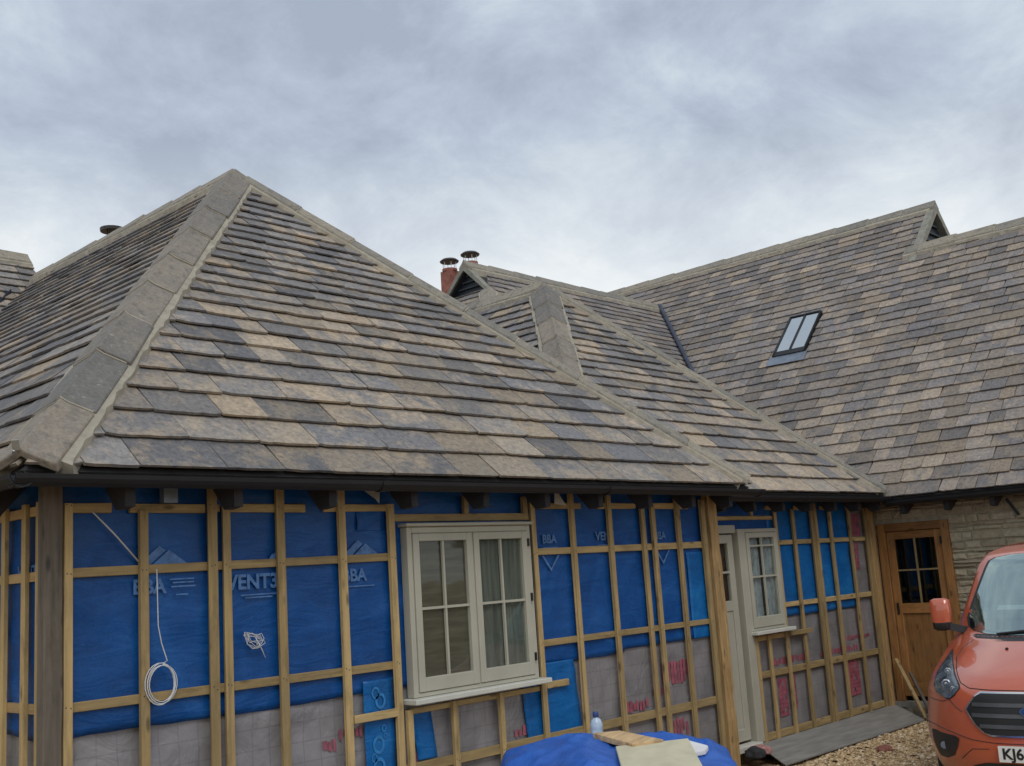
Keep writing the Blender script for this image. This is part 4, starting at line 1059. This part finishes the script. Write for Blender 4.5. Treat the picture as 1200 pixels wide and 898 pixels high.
# offcuts leaning by the door
for i, (p0, p1, w, lab) in enumerate((((13.42, 5.98, -.06), (13.60, 6.36, .62), .05, 'longest timber offcut leaning against the corner post by the oak door'),
                                   ((13.36, 5.86, -.06), (13.62, 6.20, .45), .035, 'thin grey stick leaning beside the longer offcut by the oak door'))):
    o = MB().beam(p0, p1, w, .022).build('timber_offcut', 'post_old' if i else 'tim_v', None, origin=p0); tag(o, lab, 'offcut', 'offcuts by the oak door')
o = MB().beam((13.2, 5.45, -.05), (13.55, 6.12, -.04), .09, .03).build('timber_offcut', 'ledge', None, origin=(13.3, 5.6, -.06)); tag(o, 'flat grey board lying on the gravel before the oak door', 'offcut', 'offcuts by the oak door')
lump('stone_lump', 'pot', (11.35, 5.55, -.08), (.10, .07, .04), 5, 'lone reddish stone lying on the gravel beyond the grey board', 'stone')

# ================================================================== TARPAULIN PILE
fwd = Vector((.734, .679, 0)); rgt = Vector((.679, -.734, 0)); PC = Vector((5.05, 3.95, 0))+rgt*.10
def interp0(tab, z):
    for (a, va_), (b, vb_) in zip(tab, tab[1:]):
        if z <= b: return va_+(vb_-va_)*(z-a)/(b-a)
    return tab[-1][1]
def ph(l, e):
    base = interp0([(-1.2, .80), (-.76, .93), (-.57, .965), (-.35, .99), (-.22, .945), (.23, .93), (.38, .90), (.45, .86), (.7, .7)], l)
    h = base-(.20*(.1-e) if e < .1 else -.08*(e-.1))+.06
    h += .04*math.exp(-((l-.05)**2/.02+(e-.36)**2/.01))
    if not (-.2 < l < .35 and e < .3): h += .014*noise.noise(Vector((l*4, e*4, 1)))+.016*(1-min(1, 5*abs(noise.noise(Vector((l*3.2+e*1.5, e*2, 4)))))) + .01*(1-min(1, 5*abs(noise.noise(Vector((l*5-e*4, e*3+l, 14))))))
    el = max(0, (l-.48)/.16); er = max(0, (-l-.80)/.2); ef = max(0, (-e-.5)/.2); eb = max(0, (e-.38)/.2)
    d = math.sqrt(el*el+er*er+ef*ef+eb*eb)
    h -= .9*min(1, d)**1.6
    h += .05*noise.noise(Vector((math.atan2(e, l)*6, 0, 2)))*min(1, d)
    return max(h, .0)
vs, fs = [], []; n = 90
for i in range(n+1):
    for k in range(n+1):
        l = -1.05+1.75*i/n; e = -.75+1.38*k/n
        p = PC+rgt*l+fwd*e; vs.append(Vector((p.x, p.y, ph(l, e)-.06)))
for i in range(n):
    for k in range(n): q = i*(n+1)+k; fs.append((q, q+n+1, q+n+2, q+1))
tag(link('tarpaulin', vs, fs, 'tarp', None, smooth=True, origin=(PC.x, PC.y, -.06)), 'bright blue tarpaulin draped over a pile in front of the wall', 'tarpaulin')
mb = MB()
for z0 in (-.1, .16, .42): mb.box(PC.x-.45, PC.y-.35, z0, PC.x+.40, PC.y+.30, z0+.25)
tag(mb.build('covered_pile', 'board', None, origin=(PC.x, PC.y, -.1)), 'stack of materials hidden under the blue tarpaulin', 'pile')
def at(l, e, z): return PC+rgt*l+fwd*e+Vector((0, 0, z))
# cream board
mb = MB(); q = [at(-.18, -.42, .860), at(.24, -.42, .868), at(.23, .1, .968), at(-.18, .1, .950)]
mb.prism(q, (0, 0, .022)); tag(bevel(mb.build('board_offcut', 'board', None, origin=tuple(at(.1, 0, .96))), .003), 'square cream board lying on the blue tarpaulin', 'board')
mb = MB(); q = [at(-.29, .33, .985), at(-.13, .36, .985), at(.09, .08, .960), at(-.09, .06, .952)]
mb.prism(q, (0, 0, .035)); tag(bevel(mb.build('plank', 'pine', None, origin=tuple(at(-.1, .1, .98))), .003), 'short pale timber plank behind the cream board on the tarpaulin', 'plank')
mb = MB(); q = [at(.20, -.05, .905), at(.31, .02, .905), at(.34, .10, .915), at(.20, .16, .955)]
mb.prism(q, (0, 0, .03)); tag(bevel(mb.build('foam_offcut', 'poly', None, origin=tuple(at(.35, 0, .95))), .008, 2), 'white foam offcut poking out right of the cream board', 'foam')
bt = thing('water_bottle', 'squat plastic bottle with navy cap standing behind the timber plank', 'bottle', tuple(at(-.26, .43, .965)))
bx = at(-.26, .43, .965)
def lathe(pf, c, n=20):
    mb = MB()
    for r, z in pf:
        for k in range(n): t = 2*math.pi*k/n; mb.v.append(Vector((c.x+r*math.cos(t), c.y+r*math.sin(t), c.z+z)))
    for i in range(len(pf)-1):
        for k in range(n): k2 = (k+1) % n; mb.f.append((i*n+k, i*n+k2, (i+1)*n+k2, (i+1)*n+k))
    mb.f.append(tuple(range(n))[::-1]); mb.f.append(tuple((len(pf)-1)*n+k for k in range(n)))
    return mb
lathe([(.034, 0), (.037, .01), (.037, .05), (.035, .055), (.037, .065), (.037, .09), (.028, .115), (.014, .128), (.013, .135)], bx).build('bottle_body', 'bottle', bt, True)
lathe([(.0165, .13), (.0175, .133), (.0175, .155), (.015, .16)], bx).build('bottle_cap', 'cap', bt, True)

# ================================================================== VAN
van = thing('parked_van', 'burnt-orange panel van parked nose-on in front of the stone barn', 'van', (8.50, 3.00, -.05), rotz=R(6-90))
def interp(tab, z):
    if z <= tab[0][0]: return tab[0][1]
    for (a, va_), (b, vb_) in zip(tab, tab[1:]):
        if z <= b:
            t = (z-a)/(b-a); return va_+(vb_-va_)*t
    return tab[-1][1]
def sinterp(tab, z):
    # catmull-rom style smoothing by averaging
    return sum(interp(tab, z+o)*w for o, w in ((-.03, .25), (0, .5), (.03, .25)))
PROF = [(.24, .10), (.34, .03), (.45, .0), (.60, .0), (.75, .015), (.90, .05), (.98, .12), (1.05, .24), (1.12, .42), (1.20, .64), (1.27, .86), (1.45, 1.02), (1.70, 1.27), (1.86, 1.45), (1.93, 1.60), (1.98, 1.82), (2.02, 2.25), (2.035, 2.8)]
HALF = [(.24, .78), (.45, .86), (.60, .885), (.90, .885), (1.10, .86), (1.22, .83), (1.42, .775), (1.70, .70), (1.86, .655), (1.93, .61), (1.98, .53), (2.02, .36), (2.035, .2)]
SWP = [(.24, .38), (.60, .42), (.90, .48), (1.10, .52), (1.27, .42), (1.45, .34), (1.70, .28), (1.90, .22), (2.035, .1)]
POW = [(.24, 3.2), (.90, 3.2), (1.10, 2.6), (1.3, 2.6), (2.035, 2.5)]
def surf(x, z):
    w = sinterp(HALF, z); u = min(1.0, abs(x)/w)
    y = sinterp(PROF, z)+sinterp(SWP, z)*u**sinterp(POW, z)
    if .60 < z < 1.0: y += 0
    return y
def zrows(a, b, n): return [a+(b-a)*i/n for i in range(n+1)]
# body
vs, fs = [], []; nx = 40
zr = zrows(.24, 1.0, 16)+zrows(1.02, 1.30, 12)[0:]+zrows(1.33, 1.90, 14)+zrows(1.92, 2.035, 8)
rows = []
WM = [(.24, .84), (.5, .90), (1.0, .90), (1.3, .85), (1.7, .76), (1.9, .70), (1.98, .58), (2.02, .38), (2.035, .2)]
LEN = 4.75
for z in zr:
    w = sinterp(HALF, z); r = []
    wm = sinterp(WM, z); ye = surf(w, z)
    side = [(wm, LEN-.05), (wm, (LEN+ye)/2), (wm, ye+1.0), (w+(wm-w)*.6, ye+.4), (w+(wm-w)*.15, ye+.10)]
    for sx, sy in side: r.append(Vector((-sx, sy, z)))
    for i in range(nx+1):
        u = -1+2*i/nx; u = math.copysign(abs(u)**.8, u); x = u*w; r.append(Vector((x, surf(x, z), z)))
    for sx, sy in side[::-1]: r.append(Vector((sx, sy, z)))
    rows.append(r)
nc = len(rows[0])
for r in rows: vs += r
for i in range(len(rows)-1):
    for k in range(nc-1): fs.append((i*nc+k, i*nc+k+1, (i+1)*nc+k+1, (i+1)*nc+k))
fs.append(tuple(i*nc for i in range(len(rows))) + tuple(i*nc+nc-1 for i in range(len(rows)))[::-1])
t_ = (len(rows)-1)*nc; fs.append(tuple(t_+k for k in range(nc)))
fs.append(tuple(range(nc))[::-1])
body = link('body', vs, fs, 'paint', van, smooth=True)
body.modifiers.new('e', 'EDGE_SPLIT').split_angle = R(40)
def patch(name, rows_, mat, parent, off=.006, th=.0, nx=16, smooth=True):
    """rows_: (z, xl, xr). sheet following the van's nose, off metres proud"""
    vs, fs = [], []; n = len(rows_)
    for (z, a, b) in rows_:
        for i in range(nx+1):
            x = a+(b-a)*i/nx; vs.append(Vector((x, surf(x, z)-off, z)))
    for i in range(n-1):
        for k in range(nx): q = i*(nx+1)+k; fs.append((q, q+1, q+nx+2, q+nx+1))
    o = link(name, vs, fs, mat, parent, smooth=smooth)
    if th:
        s = o.modifiers.new('t', 'SOLIDIFY'); s.thickness = th; s.offset = 1 if th > 0 else -1
    return o
def outline_rows(pts_l, zs_, cx=None):
    """pts_l: left outline (z,x) and pts_r right outline"""
    L, Rr = pts_l
    return [(z, interp(L, z), interp(Rr, z)) for z in zs_]
def mirror_rows(rows_): return [(z, -b, -a) for (z, a, b) in rows_]
def sym(tab, zs_): return [(z, -interp(tab, z), interp(tab, z)) for z in zs_]
# windscreen
WS = [(1.275, .30), (1.285, .50), (1.30, .60), (1.33, .665), (1.40, .69), (1.60, .635), (1.80, .575), (1.86, .55), (1.885, .50), (1.905, .36), (1.915, .1)]
WSZ = [1.275, 1.28, 1.285, 1.30, 1.315, 1.33, 1.36, 1.40, 1.5, 1.6, 1.7, 1.8, 1.84, 1.86, 1.875, 1.885, 1.895, 1.905, 1.915]
# dark surround, then cabin glimpsed behind the glass
patch('windscreen_seal', [(z, a-.028, b+.028) for z, a, b in sym(WS, WSZ)], 'trim', body, .004, nx=30)
inner = [(z, a, b) for z, a, b in sym(WS, WSZ)]
ws = patch('windscreen', inner, 'screen', body, .012, nx=30)
patch('dashboard', [(z, interp(WS, z)*-.9, interp(WS, z)*.9) for z in (1.40, 1.41, 1.43, 1.45, 1.50, 1.6, 1.7, 1.8, 1.87)], 'dash', ws, .0075, nx=20)
patch('paper_strip', [(1.465, -.42, .35), (1.475, -.42, .35), (1.487, -.42, .35), (1.50, -.42, .35)], 'poly', ws, .0095, nx=20)
patch('scuttle', [(1.235, -.40, .40), (1.25, -.58, .58), (1.265, -.63, .63), (1.28, -.60, .60)], 'trim', body, .0035, nx=30)
# wipers
for x0_, x1_ in ((-.40, .10), (.05, .55)):
    pts = [(x0_+(x1_-x0_)*i/8, 0, 1.285+.05*(i/8)) for i in range(9)]
    MB().tube([(x, surf(x, z)-.028, z) for x, _, z in pts], .009, 6).build('wiper', 'trim', body)
# bonnet shut line and washer jets
for s in (-1, 1):
    ln = [(s*.60, 1.235), (s*.665, 1.19), (s*.68, 1.12), (s*.62, 1.05), (s*.54, .975), (s*.46, .945), (s*.3, .938), (0, .936)]
    pts = []
    for (xa, za), (xb, zb_) in zip(ln, ln[1:]):
        for i in range(6): x = xa+(xb-xa)*i/6; z = za+(zb_-za)*i/6; pts.append((x, surf(x, z)-.0005, z))
    MB().tube(pts, .0035, 5).build('bonnet_gap', 'ink', body)
    x, z = s*.27, 1.185; MB().tube([(x, surf(x, z)-.008, z), (x, surf(x, z)+.01, z+.004)], .012, 8).build('washer_jet', 'ink', body)
for s in (-1, 1):
    for ln in ([(s*.63, .852), (s*.56, .80), (s*.50, .77)], [(s*.86, .84), (s*.80, .835), (s*.70, .835), (s*.64, .85)], [(s*.87, .66), (s*.80, .655), (s*.60, .62), (s*.45, .585), (s*.28, .572), (0, .57)], [(s*.56, .44), (s*.50, .49), (s*.46, .52), (s*.30, .53)]):
        pts = []
        for (xa, za), (xb, zb_) in zip(ln, ln[1:]):
            for i in range(5): x = xa+(xb-xa)*i/5; z = za+(zb_-za)*i/5; pts.append((x, surf(x, z)-.0005, z))
        MB().tube(pts, .0028, 5).build('bumper_seam', 'trim', body)
# grille
GR = [(.630, .30), (.645, .35), (.70, .41), (.80, .475), (.85, .44), (.90, .395), (.918, .36)]
GZr = [.630, .638, .645, .67, .70, .75, .80, .825, .85, .875, .90, .91, .918]
patch('grille_surround', [(z, a-.014, b+.014) for z, a, b in sym([(.618, .29)]+GR[1:-1]+[(.930, .355)], [.618, .63, .645, .67, .70, .75, .80, .825, .85, .875, .90, .915, .930])], 'chrome', body, .012, 0, nx=30)
gr = patch('grille', sym(GR, GZr), 'ink', body, .018, .0, nx=30)
for z in (.69, .765, .84):
    w = interp(GR, z)-.02; rr = [(z-.014, -w, w), (z-.008, -w, w), (z+.008, -w, w), (z+.014, -w, w)]
    patch('grille_bar', rr, 'bar', gr, .024, 0, nx=30)
# badge
def disc(name, cx, cz, rx, rz, mat, parent, off, th=.006):
    vs, fs = [], []; n = 28
    y = surf(cx, cz)-off
    for yy in (y, y-th):
        for k in range(n): t = 2*math.pi*k/n; vs.append(Vector((cx+rx*math.cos(t), yy, cz+rz*math.sin(t))))
    fs.append(tuple(range(n, 2*n))); 
    for k in range(n): k2 = (k+1) % n; fs.append((k, k2, n+k2, n+k))
    return link(name, vs, fs, mat, parent)
bd = disc('badge', 0, .80, .082, .035, 'chrome', body, .032, .010); disc('badge_enamel', 0, .80, .075, .029, 'oval', bd, .0425, .002)
text('badge_lettering', 'Ford', .052, (0, surf(0, .8)-.047, .80), RX, 'chrome', bd, .001, .35)
# number plate
MB().box(-.26, surf(0, .5)-.03, .447, .26, surf(0, .5)-.012, .558).build('number_plate', 'plate', body)
text('plate_lettering', 'KJ6', .105, (-.235, surf(0, .5)-.0315, .502), RX, 'ink', body, .0006, ax='LEFT')
# headlights, fog lamps, lower intake
HLl = [(.855, -.655), (.89, -.77), (.94, -.815), (1.02, -.82), (1.10, -.80), (1.17, -.775)]
HLr = [(.855, -.63), (.89, -.575), (.94, -.535), (.965, -.545), (1.05, -.64), (1.10, -.70), (1.17, -.765)]
hz = [.855, .865, .875, .89, .915, .94, .965, 1.0, 1.02, 1.05, 1.08, 1.10, 1.13, 1.17]
FLl = [(.42, -.78), (.50, -.825), (.60, -.835), (.615, -.83)]
FLr = [(.42, -.70), (.45, -.63), (.52, -.585), (.585, -.56), (.60, -.60), (.615, -.79)]
fz = [.42, .43, .45, .48, .52, .55, .585, .595, .60, .615]
for mir in (0, 1):
    r_ = outline_rows((HLl, HLr), hz); f_r = outline_rows((FLl, FLr), fz)
    r_in = [(z, a+.012, b-.012) for z, a, b in r_ if b-a > .035]
    if mir: r_, f_r, r_in = mirror_rows(r_), mirror_rows(f_r), mirror_rows(r_in)
    s = 1 if mir else -1
    h = patch('headlight', r_, 'trim', body, .005, nx=12); patch('lens', r_in, 'lens', h, .024, nx=12); patch('reflector', r_in, 'reflector', h, .008, nx=12)
    for (cx, cz, rr) in ((.67, .955, .038), (.70, 1.035, .026), (.60, .93, .02)):
        bm = MB(); y = surf(s*cx, cz)-.010
        b = [(rr, 0), (rr*.96, -.004), (rr*.7, .0), (rr*.3, -.003)]
        n = 18
        for q_, yy in b:
            for k in range(n): t = 2*math.pi*k/n; bm.v.append(Vector((s*cx+q_*math.cos(t), y+yy, cz+q_*math.sin(t))))
        for i in range(3):
            for k in range(n): k2 = (k+1) % n; bm.f.append((i*n+k, i*n+k2, (i+1)*n+k2, (i+1)*n+k))
        bm.f.append(tuple(3*n+k for k in range(n))); bm.build('bulb', 'chrome', h, True)
    fg = patch('fog_lamp', f_r, 'trim', body, .006, nx=10); disc('fog_lens', s*.71, .515, .028, .028, 'lead', fg, .008, .004)
    # swage lines on the bumper
patch('lower_intake', sym([(.27, .60), (.33, .56), (.40, .47), (.425, .38), (.43, .34)], [.27, .30, .33, .36, .40, .415, .425, .43]), 'trim', body, .006, nx=24)
for s in (-1, 1):
    # door mirrors
    bm = bmesh.new(); bmesh.ops.create_cube(bm, size=1)
    bmesh.ops.subdivide_edges(bm, edges=bm.edges[:], cuts=3, use_grid_fill=True)
    for v in bm.verts:
        p = v.co*2; m_ = max(abs(p.x), abs(p.y), abs(p.z)); l4 = (abs(p.x)**7+abs(p.y)**7+abs(p.z)**7)**(1/7)
        p = p*(m_/l4); v.co = Vector((p.x*.080, p.y*.06, p.z*.135))
        if v.co.z < -.05: v.co.x *= .9
    up_f = [v.co.copy() for v in bm.verts]
    me = bpy.data.meshes.new('door_mirror'); bm.to_mesh(me); bm.free(); me.materials.append(M['paint']); me.materials.append(M['trim'])
    for p in me.polygons:
        p.use_smooth = True
        if p.center.z < -.035: p.material_index = 1
    o = bpy.data.objects.new('door_mirror', me); C.objects.link(o); o.parent = body; o['_local'] = 1
    o.location = (s*.885, 1.12, 1.44)
    MB().beam((s*(.885-.05)-s*.885, 0, -.10), (s*.72-s*.885, .08, -.14), .05, .06).build('mirror_arm', 'trim', o)
    # wheels
    for y in (.98, 3.85):
        wl = MB().tube([(s*.70, y, .33), (s*.72, y, .33), (s*.90, y, .33), (s*.93, y, .33)], 0, 32, [.29, .33, .33, .29]).build('wheel', 'tyre', van, True)
        MB().tube([(s*.925, y, .33), (s*.938, y, .33), (s*.930, y, .33)], 0, 20, [.21, .20, .05]).build('rim', 'steel', wl)
        MB().tube([(s*.90, y, .36), (s*.947, y, .36)], .40, 32).build('wheel_arch', 'trim', body) if False else None
    # side windows
    MB().prism([(s*.85, 2.05, 1.32), (s*.85, 2.8, 1.32), (s*.77, 2.8, 1.70), (s*.77, 2.3, 1.70)], (s*.012, 0, 0)).build('side_window', 'glass_dark', body)
# small roof marker
MB().box(-.10, surf(0, 1.975)-.02, 1.975, -.05, surf(0, 1.975)+.05, 1.995).build('roof_marker', 'trim', body)

# ================================================================== CAMERA
M3 = [[0.6854311, -0.7252679, -0.0645814], [0.0807471, 0.1638585, -0.9831736], [0.7236464, 0.668683, 0.1708769]]
cam = bpy.data.cameras.new('camera'); co = bpy.data.objects.new('camera', cam); C.objects.link(co)
r_, dn, fw = [Vector(v) for v in M3]
mw = Matrix(((r_.x, -dn.x, -fw.x), (r_.y, -dn.y, -fw.y), (r_.z, -dn.z, -fw.z))).to_4x4(); mw.translation = CAM
co.matrix_world = mw
cam.sensor_width = 36; cam.lens = 39.0; cam.clip_end = 5000; cam.clip_start = .05
scn.camera = co

# ================================================================== SKY
w = bpy.data.worlds.new('World'); scn.world = w; w.use_nodes = True; nt = w.node_tree; nt.nodes.clear()
out = nt.nodes.new('ShaderNodeOutputWorld'); bg = nt.nodes.new('ShaderNodeBackground'); nt.links.new(bg.outputs[0], out.inputs[0])
SUN_EL, SUN_AZ = R(48), math.atan2(-.55, -.85)      # azimuth: x, y components of the sun direction
sun_dir = Vector((math.sin(SUN_AZ)*math.cos(SUN_EL), math.cos(SUN_AZ)*math.cos(SUN_EL), math.sin(SUN_EL)))
sky = nt.nodes.new('ShaderNodeTexSky'); sky.sky_type = 'NISHITA'; sky.sun_disc = False
sky.sun_elevation = SUN_EL; sky.sun_rotation = SUN_AZ
tc = nt.nodes.new('ShaderNodeTexCoord')
sp = N(nt, 'ShaderNodeSeparateXYZ'); nt.links.new(tc.outputs['Generated'], sp.inputs[0])
# project the view direction on a cloud ceiling
den = mathn(nt, 'ADD', mathn(nt, 'MAXIMUM', sp.outputs[2], 0.0), 0.42)
cx = N(nt, 'ShaderNodeCombineXYZ'); nt.links.new(mathn(nt, 'DIVIDE', sp.outputs[0], den), cx.inputs[0]); nt.links.new(mathn(nt, 'DIVIDE', sp.outputs[1], den), cx.inputs[1])
n1 = noise_n(nt, 1.7, 7, cx.outputs[0], .5, dist=.25)
n2 = noise_n(nt, 5.0, 9, cx.outputs[0], .66, dist=.3)
f = mathn(nt, 'ADD', mathn(nt, 'MULTIPLY', n1, .62), mathn(nt, 'MULTIPLY', n2, .38))
cl = ramp(nt, f, [(.39, (.40, .465, .57)), (.46, (.50, .575, .685)), (.52, (.62, .70, .78)), (.60, (.86, .90, .92))])
hor = N(nt, 'ShaderNodeMapRange'); hor.inputs['From Min'].default_value = .38; hor.inputs['From Max'].default_value = .20
nt.links.new(sp.outputs[2], hor.inputs['Value'])
cl = mixc(nt, mathn(nt, 'MULTIPLY', hor.outputs[0], mathn(nt, 'MULTIPLY', mathn(nt, 'ADD', n1, n2), .9)), cl, (.92, .95, .96))
sc_ = N(nt, 'ShaderNodeVectorMath', operation='SCALE'); nt.links.new(cl, sc_.inputs[0]); sc_.inputs['Scale'].default_value = 10
c = mixc(nt, .96, sky.outputs[0], sc_.outputs[0])
nt.links.new(c, bg.inputs[0]); bg.inputs[1].default_value = .1
sl = bpy.data.lights.new('sun', 'SUN'); sl.energy = 1.2; sl.angle = R(25); sl.color = (1, .96, .9)
so = bpy.data.objects.new('sun', sl); C.objects.link(so); so.rotation_euler = sun_dir.to_track_quat('Z', 'Y').to_euler(); so.location = (0, 0, 30)

scn.view_settings.view_transform = 'Standard'; scn.view_settings.look = 'None'; scn.view_settings.exposure = 0.0; scn.view_settings.gamma = 1
for o in bpy.data.objects:
    for k in ('_w', '_local'):
        if k in o: del o[k]
